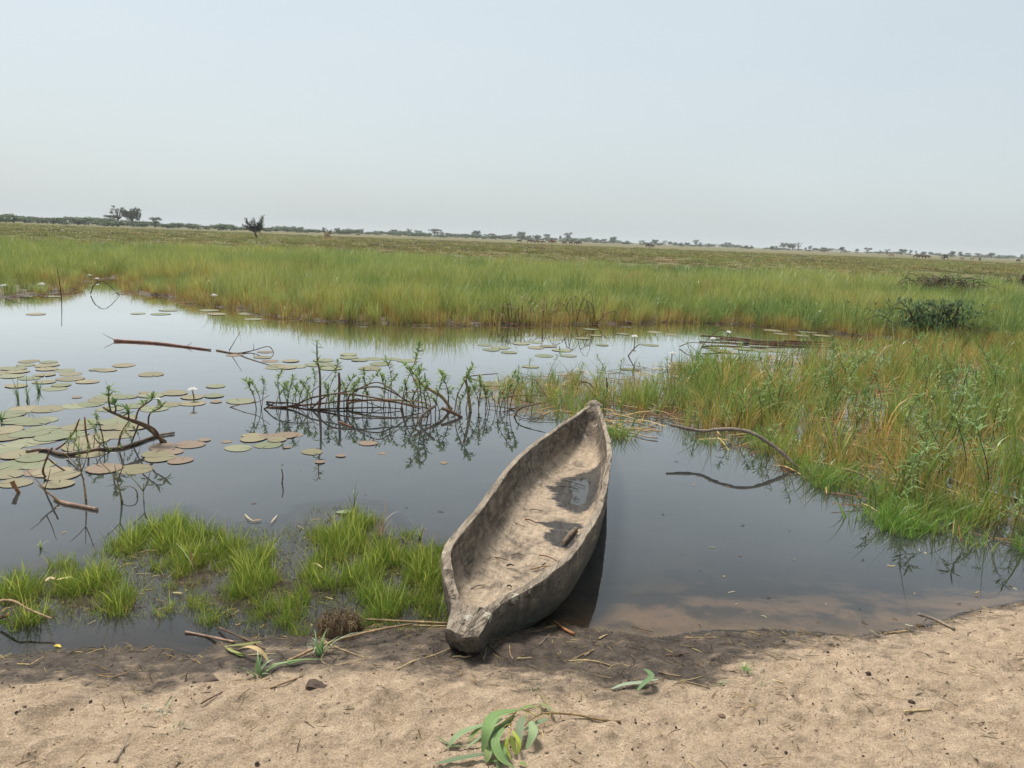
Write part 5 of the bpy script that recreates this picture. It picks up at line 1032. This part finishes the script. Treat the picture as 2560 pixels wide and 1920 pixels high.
clods('sand_crumbs', 'loose crumbs and small clods of sand on the bank', 11000, 91, 1.7, 3.2, -2.4, 3.2, .0015, .0075, [(.46, .34, .25), (.42, .31, .22), (.50, .38, .28), (.34, .25, .18)], lambda x, y, d, m, r: (d > .06) & (m < .4) & (r.random(len(x)) < .25 + .7 * sstep(.42, .65, fbm(x * 4, y * 4, 301, 3))))
clods('mud_crumbs', 'dark crumbs of mud and dung on the bank', 11000, 92, 1.7, 3.4, -2.4, 3.2, .0013, .008, [(.07, .052, .042), (.05, .04, .034), (.10, .075, .06)], lambda x, y, d, m, r: (d > .01) & (r.random(len(x)) < .22 + .5 * (m > .5) * sstep(.4, .6, fbm(x * 5, y * 5, 303, 3)) + .8 * (d < .07) * (x > .4)))
x, y = jitter(6500, -2.4, 3.2, 1.75, 3.5, rgm); d = shore_d(x, y); mm = mud_mask(x, y, d); k = (d > .0) & (rgm.random(len(x)) < .16 + .22 * (mm > .4) + .6 * (d < .10)); x, y = x[k], y[k]
litter('straw_bits', 'scattered bits of straw and twig on sand and mud', np.column_stack([x, y, terrain(x, y)]), 35, .012, .07, .0013, [CB['brown'], CB['tan'], CB['dark'], CB['straw'], CB['grey'], CB['dark']], .1, .002)
x, y = jitter(900, -2.6, -.2, 2.95, 4.5, rgm); k = in_poly(x, y, ISLET); x, y = x[k], y[k]
litter('islet_litter', 'brown dead bits floating between the short grass', np.column_stack([x, y, np.maximum(terrain(x, y), 0)]), 36, .02, .09, .0018, [CB['brown'], CB['dark'], CB['olive'], CB['straw']], .2, .002)
x, y = jitter(500, -2.8, 2.9, 3.0, 6.5, rgm); k = (shore_d(x, y) < -.02) & (rgm.random(len(x)) < np.exp(shore_d(x, y) / .7)) & ~((x > -.4) & (x < .9) & (y < 6)); x, y = x[k], y[k]
litter('floating_specks', 'small specks of plant debris afloat near the bank', np.column_stack([x, y, np.zeros(len(x))]), 37, .008, .045, .0022, [CB['dark'], CB['brown'], CB['straw'], (.5, .48, .42)], .05, .002)

# ------------------------------------------------------------------ lying in the canoe
a0, a1 = CW(1.257, .20, .082), CW(1.475, .241, .088)
o = stick('canoe_stick', 'short brown stick with cut pale end lying in the canoe', 'stick', [a0, (a0 + a1) / 2 + (0, 0, .004), a1], .0140, .0130, (.20, .155, .115), k=10)
mb = MB(); th = np.arange(12) * 2 * PI / 12; dd = (a0 - a1) / np.linalg.norm(a0 - a1); s_ = np.cross(dd, (0, 0, 1)); s_ /= np.linalg.norm(s_); u_ = np.cross(s_, dd)
mb.add([a0 + dd * .0012] + [a0 + dd * .0012 + .0115 * (math.cos(t) * s_ + math.sin(t) * u_) for t in th], [(0, 1 + i, 1 + (i + 1) % 12) for i in range(12)], (.50, .39, .25)); cf = mb.build('cut_end', M_wood, origin=a0); cf.parent = o; cf.matrix_parent_inverse = Matrix.Identity(4); cf.location = Vector(a0) - o.location
CT = [((1030, 570), (1215, 632), .0035, 'red', 'thin reddish twig right of centre on the canoe floor'), ((945, 715), (1200, 690), .0045, 'tan', 'longest tan twig across the canoe floor near the bow'), ((720, 225), (885, 285), .0030, 'brown', 'straight twig on the canoe floor left of the wet patch'), ((885, 200), (1000, 238), .005, 'red', 'short red twig touching the smaller wet patch in the canoe'), ((315, 925), (460, 880), .0028, 'dark', 'dark twig by the left wall near the bow'), ((520, 600), (700, 625), .0035, 'brown', 'matted twig mid floor in the canoe near the left wall'), ((740, 570), (870, 572), .0025, 'brown', 'thin level twig mid floor in the canoe'), ((1050, 690), (1100, 655), .004, 'dark', 'short dark twig above the longest tan twig'), ((930, 105), (1055, 112), .0025, 'brown', 'thin twig in the canoe just before the big wet patch'), ((655, 85), (672, 140), .0025, 'straw', 'pale splinter leaning on the left wall inside the canoe'), ((690, 680), (770, 682), .005, 'dark', 'dark crumbly twig lump on the canoe floor'), ((700, 890), (745, 905), .005, 'dark', 'small dark twig lump near the canoe bow'), ((590, 435), (640, 450), .004, 'brown', 'brown twig bit by the left wall mid canoe'), ((880, 640), (900, 668), .0025, 'straw', 'pale curl on the canoe floor')]
for A_, B_, r_, c, lab in CT:
    (ax, ay), (bx, by) = R7b([A_, B_]); p0 = G(ax, ay, .075); p1 = G(bx, by, .075); m_ = (p0 + p1) / 2 + (0, 0, .006) + (p1 - p0)[[1, 0, 2]] * .06
    stick('canoe_twig', lab, 'twig', [p0, m_, p1], r_, r_ * .6, c)
for i in range(10):
    s, l = rgm.uniform(1.95, 2.55), rgm.uniform(.0, .26); q = CW(s, l, .064); t = rgm.random() * 6.28; d_ = np.array((math.cos(t), math.sin(t), 0)) * rgm.uniform(.02, .06)
    stick('canoe_twig', 'sodden black twig beside the canoe puddle', 'twig', [q - d_, q + (0, 0, .004), q + d_], .003, .002, 'dark', 'sodden twigs in the puddle patch')

# ------------------------------------------------------------------ far trees, bushes, cattle
def tree_meshes(seed, shape):
    rg_ = np.random.default_rng(seed); mt = MB(); ml_ = MB(); h = 1.0
    lobes = []
    if shape == 'tall': lobes = [(rg_.normal(0, .10), rg_.normal(0, .10), z, .13 + .06 * rg_.random()) for z in np.linspace(.45, .9, 9)]
    elif shape == 'round': lobes = [(rg_.normal(0, .20), rg_.normal(0, .2), rg_.uniform(.40, .82), .17 + .08 * rg_.random()) for _ in range(13)]
    elif shape == 'umbrella': lobes = [(rg_.uniform(-.42, .42), rg_.uniform(-.42, .42), .80 + rg_.normal(0, .05), .13 + .05 * rg_.random()) for _ in range(14)] + [(rg_.uniform(-.3, .3), rg_.uniform(-.3, .3), .55, .10) for _ in range(3)]
    elif shape == 'open': lobes = [(rg_.uniform(-.34, .34), rg_.uniform(-.34, .34), rg_.uniform(.45, .95), .085 + .05 * rg_.random()) for _ in range(13)]
    elif shape == 'bush': lobes = [(rg_.uniform(-.6, .6), rg_.uniform(-.5, .5), rg_.uniform(.25, .62), .24 + .12 * rg_.random()) for _ in range(12)]
    tr_h = .45 if shape != 'bush' else .2
    mt.tube([np.array((0, 0, -.05)), np.array((.02, 0, tr_h * .6)), np.array((0, .02, tr_h + .1))], .045, .025, (.10, .08, .065), k=6)
    for lx, ly, lz, lr in lobes:
        mt.tube([np.array((0, 0, tr_h * .7)), np.array((lx * .5, ly * .5, (tr_h * .8 + lz) / 2)), np.array((lx, ly, lz))], .018, .006, (.10, .08, .065), k=4, n=5)
        for _ in range(46 if shape != 'bush' else 60):
            d = rg_.normal(size=3); d /= np.linalg.norm(d); p_ = np.array((lx, ly, lz)) + d * lr * rg_.uniform(.45, 1.05) * (1, 1, .75); a = rg_.normal(size=3); a /= np.linalg.norm(a); b = np.cross(a, d); sz = lr * rg_.uniform(.18, .34)
            cc = np.array([(.060, .085, .042), (.075, .10, .05), (.05, .07, .038), (.09, .105, .05)][rg_.integers(4)]) * rg_.uniform(.75, 1.25) * (1.6 if shape == 'bush' else 1.0)
            ml_.add([p_ - a * sz, p_ + b * sz * .7, p_ + a * sz, p_ - b * sz * .7], [(0, 1, 2, 3)], cc)
    return mt.mesh('trunk', M_bark), ml_.mesh('crown', M_leaf, False)
TV = {s: [tree_meshes(900 + i * 7 + j, s) for j in range(n_)] for i, (s, n_) in enumerate([('tall', 2), ('round', 3), ('umbrella', 2), ('open', 2), ('bush', 4)])}
_tc = [0]
def tree(px, base_off, top_py, shape, name, label, cat, group=None, wide=1.0, dist=None):
    # the bearing px and how far its foot lies below the horizon give the distance; the top gives its height
    hy = 545 + px * 100 / 2560; base_off = base_off * 1.9 if shape != 'bush' else base_off; D = dist or CAM_H * F_PX / base_off; wide = wide * (1.15 if shape != 'bush' else 1); p0 = V(px, hy, D); ptop = V(px, top_py, D)
    z0 = hz(p0[0], D); _tc[0] += 1; h = ptop[2] - z0; var = TV[shape][_tc[0] % len(TV[shape])]
    e = empty(name, (p0[0], D, z0), _tc[0] * 2.1); s = h * 1.28 / .98 if shape != 'bush' else h / .85; e.scale = (s * wide, s * wide, s); tag(e, label, cat, group)
    for me, nm in zip(var, ('trunk', 'crown')):
        o = bpy.data.objects.new(nm, me); col.objects.link(o); o.parent = e
TT = [(296, 5.0, 526, 'open', 'gnarled open crowned tree, left one of the tall pair at far left', 1.0), (332, 5.0, 527, 'round', 'leafier rounded tree, right one of the tall pair at far left', .95), (281, 4.6, 542, 'umbrella', 'low flat topped tree tucked left of the tall pair', 1.3), (388, 5, 548, 'umbrella', 'small spreading tree right of the tall pair', .9),
      (904, 3, 577, 'round', 'small tree at the left end of the middle treeline', .8), (938, 3, 577, 'round', 'small pale tree in the middle treeline, second from its left end', .9), (976, 3, 579, 'umbrella', 'bushy tree left of the dark pointed tree', .9), (1024, 3.2, 576, 'open', 'dark ragged tree with a leaning top in the middle treeline', 1.0), (1044, 3, 583, 'round', 'tree behind the dark ragged one', .9), (1086, 2.6, 576, 'umbrella', 'large flat crowned tree, tallest of the middle left treeline', 1.3), (1104, 2.6, 582, 'tall', 'narrow tree right of the large flat crowned one', .9), (1163, 2.6, 586, 'round', 'dome shaped tree left of the thick double tree', 1.0), (1191, 2.6, 580, 'round', 'thick double tree in the middle of the horizon', 1.1),
      (1258, 2.4, 590, 'tall', 'slim tree in the blue row before the tall blue tree', 1.2), (1275, 2.4, 588, 'tall', 'second slim tree in the blue row', 1.2), (1303, 2.0, 583, 'round', 'tall pale blue tree above the cattle', 1.1), (1322, 2.0, 590, 'round', 'paler tree leaning on the tall blue one', 1.1), (1345, 2.2, 588, 'round', 'ragged tree right of the tall blue one', 1.1), (1366, 2.2, 588, 'umbrella', 'arching tree with a gap under its crown', 1.0), (1400, 2.2, 592, 'tall', 'thin tree with high tuft above the cattle', .8), (1419, 2.2, 586, 'tall', 'lone upright tree right of the cattle herd', 1.3), (1438, 2.2, 597, 'round', 'low clump right of the lone upright tree', 1.4), (1471, 2.0, 595, 'round', 'left tree of the dense blue grove', 1.3), (1492, 2.0, 597, 'round', 'middle tree of the dense blue grove', 1.3), (1510, 2.0, 599, 'round', 'right tree of the dense blue grove', 1.4), (1532, 2.0, 594, 'round', 'tallest dark tree right of the blue grove', 1.1), (1568, 2.0, 602, 'round', 'sloping tree at the edge of the long hedge', 1.3), (1608, 2.2, 603, 'tall', 'lone small tree on the horizon right of the long hedge', 1.3), (1628, 2.2, 607, 'round', 'small tree at the start of the low hedge', .9), (1653, 2.2, 608, 'open', 'ragged little trees over the low hedge', 1.3), (1688, 2.2, 607, 'round', 'small round tree in the low hedge', .9), (1702, 2.2, 608, 'round', 'triangular tree right of the small round one', 1.1), (1739, 2.2, 603, 'tall', 'lone lollipop shaped tree over the low hedge', 1.2), (1805, 2.2, 612, 'round', 'tiny tree right of the lollipop one', .8), (1868, 2.2, 615, 'tall', 'tiny pointed tree before the tall group', .9),
      (1940, 2.0, 617, 'round', 'smaller tree at the left of the tall group', .9), (1958, 2.0, 610, 'round', 'broadest tree of the tall group at right', 1.0), (1972, 2.0, 611, 'round', 'tree joined to the broadest of the tall group', .9), (1982, 2.0, 612, 'tall', 'narrow tree in the tall group', 1.0), (1996, 2.0, 611, 'open', 'airy tree at the right end of the tall group', 1.0), (2013, 2.0, 620, 'round', 'small tree right of the tall group', .9), (2040, 1.7, 620, 'round', 'large blue dome of a tree right of the tall group', 1.5), (2062, 1.6, 624, 'round', 'second tree in the hazy blue wood', 1.6), (2080, 1.6, 627, 'round', 'third, lower tree in the hazy blue wood', 1.6), (2112, 1.6, 624, 'round', 'blue tree standing before the gap at right', 1.4), (2124, 1.6, 628, 'round', 'sloping end of that blue tree clump', 1.4), (2209, 1.6, 630, 'tall', 'tiny spire like tree far right', 1.0), (2238, 1.7, 632, 'round', 'low blue round tree far right', 1.2), (2290, 1.7, 629, 'tall', 'thin dark column of a tree far right', .9), (2370, 1.6, 637, 'round', 'hazy dome tree behind the black and white cow', 1.4), (2478, 2.2, 632, 'round', 'dense dark tree, largest near the right edge', 1.25), (2494, 2.2, 640, 'tall', 'small pointed tree beside the largest right edge tree', 1.0), (2512, 1.6, 641, 'round', 'hazy low tree at the right edge', 1.5), (2540, 1.6, 643, 'round', 'last hazy tree at the right edge', 1.3), (2362, 7, 638, 'umbrella', 'small round topped bush tree right behind the black and white cow', 1.1)]
for px, off_, top, sh, lab, wd in TT: tree(px, off_, top, sh, 'far_tree', lab, 'tree', 'far trees', wd)
rgt = np.random.default_rng(55)
for i in range(64):
    px = 660 + 1900 * (i + rgt.random()) / 64; hy = 545 + px * 100 / 2560
    tree(px, 2.4 * rgt.uniform(.8, 1.2), hy - rgt.uniform(2.5, 8), ['round', 'round', 'tall', 'open', 'umbrella'][rgt.integers(5)], 'far_tree', 'small hazy tree on the horizon', 'tree', 'small far trees', rgt.uniform(.9, 1.4))
def bush_row(x0, x1, n, off_, hgt, lab, grp, wd=1.6):
    for i in range(n):
        px = x0 + (x1 - x0) * (i + rgt.random()) / n
        if rgt.random() < .15: continue
        hy = 545 + px * 100 / 2560; o_ = off_ * rgt.uniform(.8, 1.25)
        tree(px, o_, hy + o_ - hgt * rgt.uniform(.4, 1.35), 'bush', 'far_bush', lab, 'bush', grp, wd)
bush_row(-60, 320, 40, 9.5, 17, 'dark bush in the left horizon scrub', 'scrub belt at left', 1.7)
bush_row(320, 640, 30, 8.5, 13, 'bush right of the tall tree pair', 'scrub right of the pair', 1.7)
bush_row(640, 900, 22, 7.0, 11, 'bush in the hedge by the thorn tree', 'hedge by the thorn tree', 1.8)
bush_row(880, 1250, 28, 5.2, 10, 'low bush under the middle treeline', 'bushes of the middle treeline', 2.2)
bush_row(1250, 1760, 36, 4.4, 9, 'low bush in the blue hedge', 'bushes of the blue hedge', 2.4)
bush_row(1760, 2620, 50, 4.0, 8, 'low hazy bush on the right horizon', 'bushes of the right horizon', 2.6)
# the thorn tree and the stump
def thorn():
    D = 118.0; px = 640; hy = 545 + px * 100 / 2560; p0 = V(px, hy, D); z0 = hz(p0[0], D); rg_ = np.random.default_rng(4); e = empty('thorn_tree', (p0[0], D, z0)); tag(e, 'ragged thorn tree with spiky open crown standing alone at left', 'tree')
    mt = MB(); ml_ = MB(); mt.tube([np.array((.15, 0, -.1)), np.array((-.1, 0, .7)), np.array((-.3, 0, 1.3))], .16, .10, (.07, .055, .045))
    for (tx, tz) in [(-2.0, 2.0), (-1.5, 3.0), (-1.3, 2.5), (-.7, 2.7), (.3, 2.5), (.5, 3.2), (1.2, 3.4), (.9, 2.7), (.9, 1.9), (1.0, 1.5), (-.9, 1.8), (.2, 1.8), (-1.7, 1.5), (.5, 1.2), (-.2, 3.0), (.75, 2.2), (0.1, 1.45)]:
        P_ = [np.array((-.25, 0, 1.0)), np.array((tx * .5, rg_.normal(0, .4), .9 + tz * .35)), np.array((tx, rg_.normal(0, .6), tz))]; mt.tube(P_, .06, .015, (.07, .055, .045), k=4, n=7); S_ = spline(P_, 12)
        for k in range(3, 12):
            for _ in range(11):
                q = S_[k] + rg_.normal(0, .14, 3); d = rg_.normal(size=3); d /= np.linalg.norm(d); b = np.cross(d, (.3, .5, .8)); sz = rg_.uniform(.09, .21); ml_.add([q - d * sz, q + b * sz * .5, q + d * sz, q - b * sz * .5], [(0, 1, 2, 3)], np.array((.06, .075, .045)) * rg_.uniform(.7, 1.3))
    mt.build('trunk', M_bark, e); ml_.build('crown', M_leaf, e, smooth=False)
    D = 150.0; px = 817; hy = 545 + px * 100 / 2560; p0 = V(px, hy, D); z0 = hz(p0[0], D); e = empty('broad_stump', (p0[0], D, z0)); tag(e, 'pale broad stump sprouting two dark branches, right of the thorn tree', 'stump')
    v = []; f = []; n1, n2 = 8, 22
    for a in range(n1):
        t = a / (n1 - 1)
        for b in range(n2): ph = 2 * PI * b / n2; r_ = (.72 - .22 * t) * (1 + .16 * math.sin(5 * ph + 1)) * (1 + .5 * (1 - t) ** 4); v.append((r_ * math.cos(ph), r_ * math.sin(ph) * .8, 1.15 * t + .12 * math.sin(3 * ph) * t))
    for a in range(n1 - 1):
        for b in range(n2): f.append((a * n2 + b, a * n2 + (b + 1) % n2, (a + 1) * n2 + (b + 1) % n2, (a + 1) * n2 + b))
    f.append(tuple((n1 - 1) * n2 + b for b in range(n2))); mb = MB(); mb.add(v, f, (.42, .30, .17)); mb.build('trunk', M_bark, e)
    ms_ = MB(); ml_ = MB()
    for tx, tz in [(-.15, 2.1), (-.6, 1.7), (.2, 1.75), (.75, 1.75), (.55, 1.6), (1.0, 1.8)]:
        P_ = [np.array((tx * .6, 0, 1.0)), np.array((tx * .8, 0, 1.35)), np.array((tx, 0, tz))]; ms_.tube(P_, .05, .02, (.12, .09, .06), k=4); S_ = spline(P_, 8)
        for k in range(4, 8):
            for _ in range(9):
                q = S_[k] + rg_.normal(0, .08, 3); d = rg_.normal(size=3); d /= np.linalg.norm(d); b = np.cross(d, (.3, .5, .8)); ml_.add([q - d * .1, q + b * .06, q + d * .1, q - b * .06], [(0, 1, 2, 3)], np.array((.08, .09, .05)) * rg_.uniform(.7, 1.3))
    ms_.build('sprout', M_bark, e); ml_.build('foliage', M_leaf, e, smooth=False)
thorn()
def cow_mesh(graze):
    # one continuous body grown from a joint skeleton
    J = {'rump': (-.62, 0, 1.16, .26), 'belly': (0, 0, 1.06, .34), 'chest': (.52, 0, 1.10, .30), 'wither': (.62, 0, 1.26, .22), 'neck': (.92, 0, 1.16 if graze else 1.36, .16), 'poll': (1.14, 0, .72 if graze else 1.52, .13), 'muzzle': (1.30, 0, .38 if graze else 1.36, .085)}
    E_ = [('belly', 'rump'), ('belly', 'chest'), ('chest', 'wither'), ('wither', 'neck'), ('neck', 'poll'), ('poll', 'muzzle')]
    for s, sg in (('l', 1), ('r', -1)):
        J['hip' + s] = (-.58, .17 * sg, .95, .17); J['hock' + s] = (-.74, .18 * sg, .48, .075); J['hfoot' + s] = (-.66, .18 * sg, .02, .06)
        J['sho' + s] = (.50, .16 * sg, .88, .14); J['knee' + s] = (.53, .16 * sg, .45, .07); J['ffoot' + s] = (.50, .16 * sg, .02, .055)
        px_, _, pz_, _ = J['poll']; J['ear' + s] = (px_ - .05, .26 * sg, pz_ + .04, .035); J['horn' + s] = (px_ + .02, .20 * sg, pz_ + .30, .02)
        E_ += [('rump', 'hip' + s), ('hip' + s, 'hock' + s), ('hock' + s, 'hfoot' + s), ('chest', 'sho' + s), ('sho' + s, 'knee' + s), ('knee' + s, 'ffoot' + s), ('poll', 'ear' + s), ('poll', 'horn' + s)]
    J['tail1'] = (-.88, 0, 1.15, .035); J['tail2'] = (-.95, 0, .55, .03); E_ += [('rump', 'tail1'), ('tail1', 'tail2')]
    K = list(J); me = bpy.data.meshes.new('body'); me.from_pydata([J[k][:3] for k in K], [(K.index(a), K.index(b)) for a, b in E_], []); me.update()
    o = bpy.data.objects.new('cow_body', me); col.objects.link(o); md = o.modifiers.new('skin', 'SKIN')
    for i, k in enumerate(K): me.skin_vertices[0].data[i].radius = (J[k][3], J[k][3])
    me.skin_vertices[0].data[K.index('belly')].use_root = True
    o.modifiers.new('sub', 'SUBSURF').levels = 1; dg = bpy.context.evaluated_depsgraph_get(); ev = bpy.data.meshes.new_from_object(o.evaluated_get(dg)); bpy.data.objects.remove(o)
    ev.polygons.foreach_set('use_smooth', np.ones(len(ev.polygons), bool)); return ev
def hide_mat(name, a, b, sc_, th_):
    m, nt, out = newmat(name); oc = N(nt, 'ShaderNodeTexCoord').outputs['Object']; c = mixc(nt, ramp(nt, noise(nt, sc_, 2, .5, oc), th_, th_ + .03), a, b); bsdf(nt, out, c, .8, .2); return m
HM = {'brown': hide_mat('hide_brown', (.11, .055, .035), (.075, .04, .028), 2, .5), 'black': hide_mat('hide_black', (.03, .028, .026), (.05, .045, .04), 2, .5), 'pied': hide_mat('hide_pied', (.03, .028, .026), (.62, .58, .52), 1.6, .5), 'tan': hide_mat('hide_tan', (.34, .24, .14), (.42, .33, .22), 2, .5), 'red': hide_mat('hide_red', (.20, .075, .045), (.16, .065, .04), 2, .5)}
COWM = {}
_g, _u = cow_mesh(True), cow_mesh(False)
for k_, m_ in HM.items():
    for nm, src in (('g', _g), ('u', _u)):
        q = src.copy(); q.materials.clear(); q.materials.append(m_); COWM[k_ + nm] = q
for i, (px, py, kind, rz, lab) in enumerate([(1299, 611, 'blackg', 2.9, 'black cow apart to the left of the middle herd'), (1324, 613.5, 'browng', .2, 'brown cow, leftmost of the tight middle herd'), (1333, 613.5, 'brownu', 3.0, 'brown cow, second of the tight middle herd'), (1342, 613.5, 'browng', .3, 'brown cow, third of the tight middle herd'), (1351, 614, 'tang', .2, 'pale cow in the tight middle herd'), (1359, 614.5, 'piedu', 2.8, 'black and white cow ending the tight middle herd'), (1376, 615, 'redg', .1, 'red brown cow, leftmost of the middle herd second cluster'), (1385, 615, 'redu', 3.2, 'red brown cow in the second cluster of the herd'), (1412, 616.5, 'browng', 2.5, 'dark cow between two herd clusters'), (1428, 617.5, 'brownu', .4, 'brown cow left of the last herd cluster'), (1440, 617.5, 'browng', .2, 'brown cow in the last herd cluster'), (1449, 617.5, 'browng', 3.1, 'brown cow at the right end of the last cluster'), (1620, 624, 'blackg', .1, 'black cow, left of a pair in mid meadow'), (1630, 624.5, 'browng', .3, 'brown cow, right of a pair in mid meadow'),
    (2290, 652, 'redg', 0.0, 'long red cow at the left of the far right herd'), (2303, 655, 'browng', 3.0, 'dark brown cow standing low in the far right herd'), (2311, 651, 'redu', .1, 'red cow with raised head in the far right herd'), (2320, 651, 'redg', .2, 'red cow right of the raised head one'), (2358, 653.5, 'piedg', .7, 'black and white cow under the small round bush tree'), (2366, 654, 'blackg', 2.4, 'black cow behind the black and white one'), (2405, 658, 'tang', .3, 'grey tan cow left of the pale one at far right'), (2432, 657, 'tanu', .2, 'pale tan cow near the right edge'), (2451, 660, 'browng', 1.2, 'dark cow facing away near the right edge'), (2546, 664, 'browng', .2, 'dark brown cow at the right edge'), (2230, 650, 'tang', 2.9, 'pale cow left of the far right herd')]):
    g0 = G(px, py, .1); D = 270.0 if g0[1] > 100 else g0[1]; p0 = V(px, 545 + px * 100 / 2560, D)
    o = bpy.data.objects.new('cow', COWM[kind]); col.objects.link(o); o.location = (p0[0], D, hz(p0[0], D)); o.rotation_euler = (0, 0, rz); s = .80 + .12 * ((i * 37) % 10) / 10; o.scale = (s, s, s); tag(o, lab, 'cow')

# ------------------------------------------------------------------ ordinal labels for look-alikes, ordered as one sees them
ORD = ['first', 'second', 'third', 'fourth', 'fifth', 'sixth', 'seventh', 'eighth', 'ninth', 'tenth', 'eleventh', 'twelfth']
bpy.context.view_layer.update()
groups = {}
for o in col.objects:
    if o.parent is None and 'group' in o and 'label' in o: groups.setdefault((o['group'], o['label']), []).append(o)
for (g_, lab), L in groups.items():
    if len(L) < 2: continue
    def scr(o):
        p_ = o.location; return p_[0] / p_[1], -CAM_H / p_[1]
    rows_ = max(1, min(len(ORD), int(round(len(L) / 7)) or 1)); L.sort(key=lambda o: scr(o)[1]); per = -(-len(L) // rows_)
    if len(L) > 60 or 'far_bush' in L[0].name:
        rows_ = 1; per = len(L)
    for r_ in range(rows_):
        row = sorted(L[r_ * per:(r_ + 1) * per], key=lambda o: scr(o)[0])
        for i, o in enumerate(row):
            if len(row) > 12: n_ = i + 1; w_ = {1: 'st', 2: 'nd', 3: 'rd'}.get(n_ % 10 if n_ % 100 not in (11, 12, 13) else 0, 'th'); od = '%d%s' % (n_, w_)
            else: od = ORD[i]
            rw = '' if rows_ == 1 else (' in the ' + (['front', 'middle', 'back'] if rows_ == 3 else ['front', 'back'] if rows_ == 2 else ['front'] + [ORD[q] for q in range(1, rows_)])[r_] + ' row')
            o['label'] = lab + ', ' + od + ' from left' + rw

# ------------------------------------------------------------------ the hazy air
m_haze, nt, out = newmat('haze'); pv_ = N(nt, 'ShaderNodeVolumePrincipled'); pv_.inputs['Color'].default_value = (.93, .97, 1.0, 1); pv_.inputs['Density'].default_value = HAZE; pv_.inputs['Anisotropy'].default_value = .0
nt.links.new(pv_.outputs[0], out.inputs['Volume'])
hx, hy0, hy1, hz0, hz1 = 3600, -70, 4300, -1.8, 24
v = [(sx * hx, yy, zz_) for zz_ in (hz0, hz1) for yy in (hy0, hy1) for sx in (-1, 1)]
o = obj('haze', v, [(0, 2, 3, 1), (4, 5, 7, 6), (0, 1, 5, 4), (2, 6, 7, 3), (0, 4, 6, 2), (1, 3, 7, 5)], m_haze, smooth=False); tag(o, 'thin pale haze in the air over the meadow', 'haze', kind='stuff')
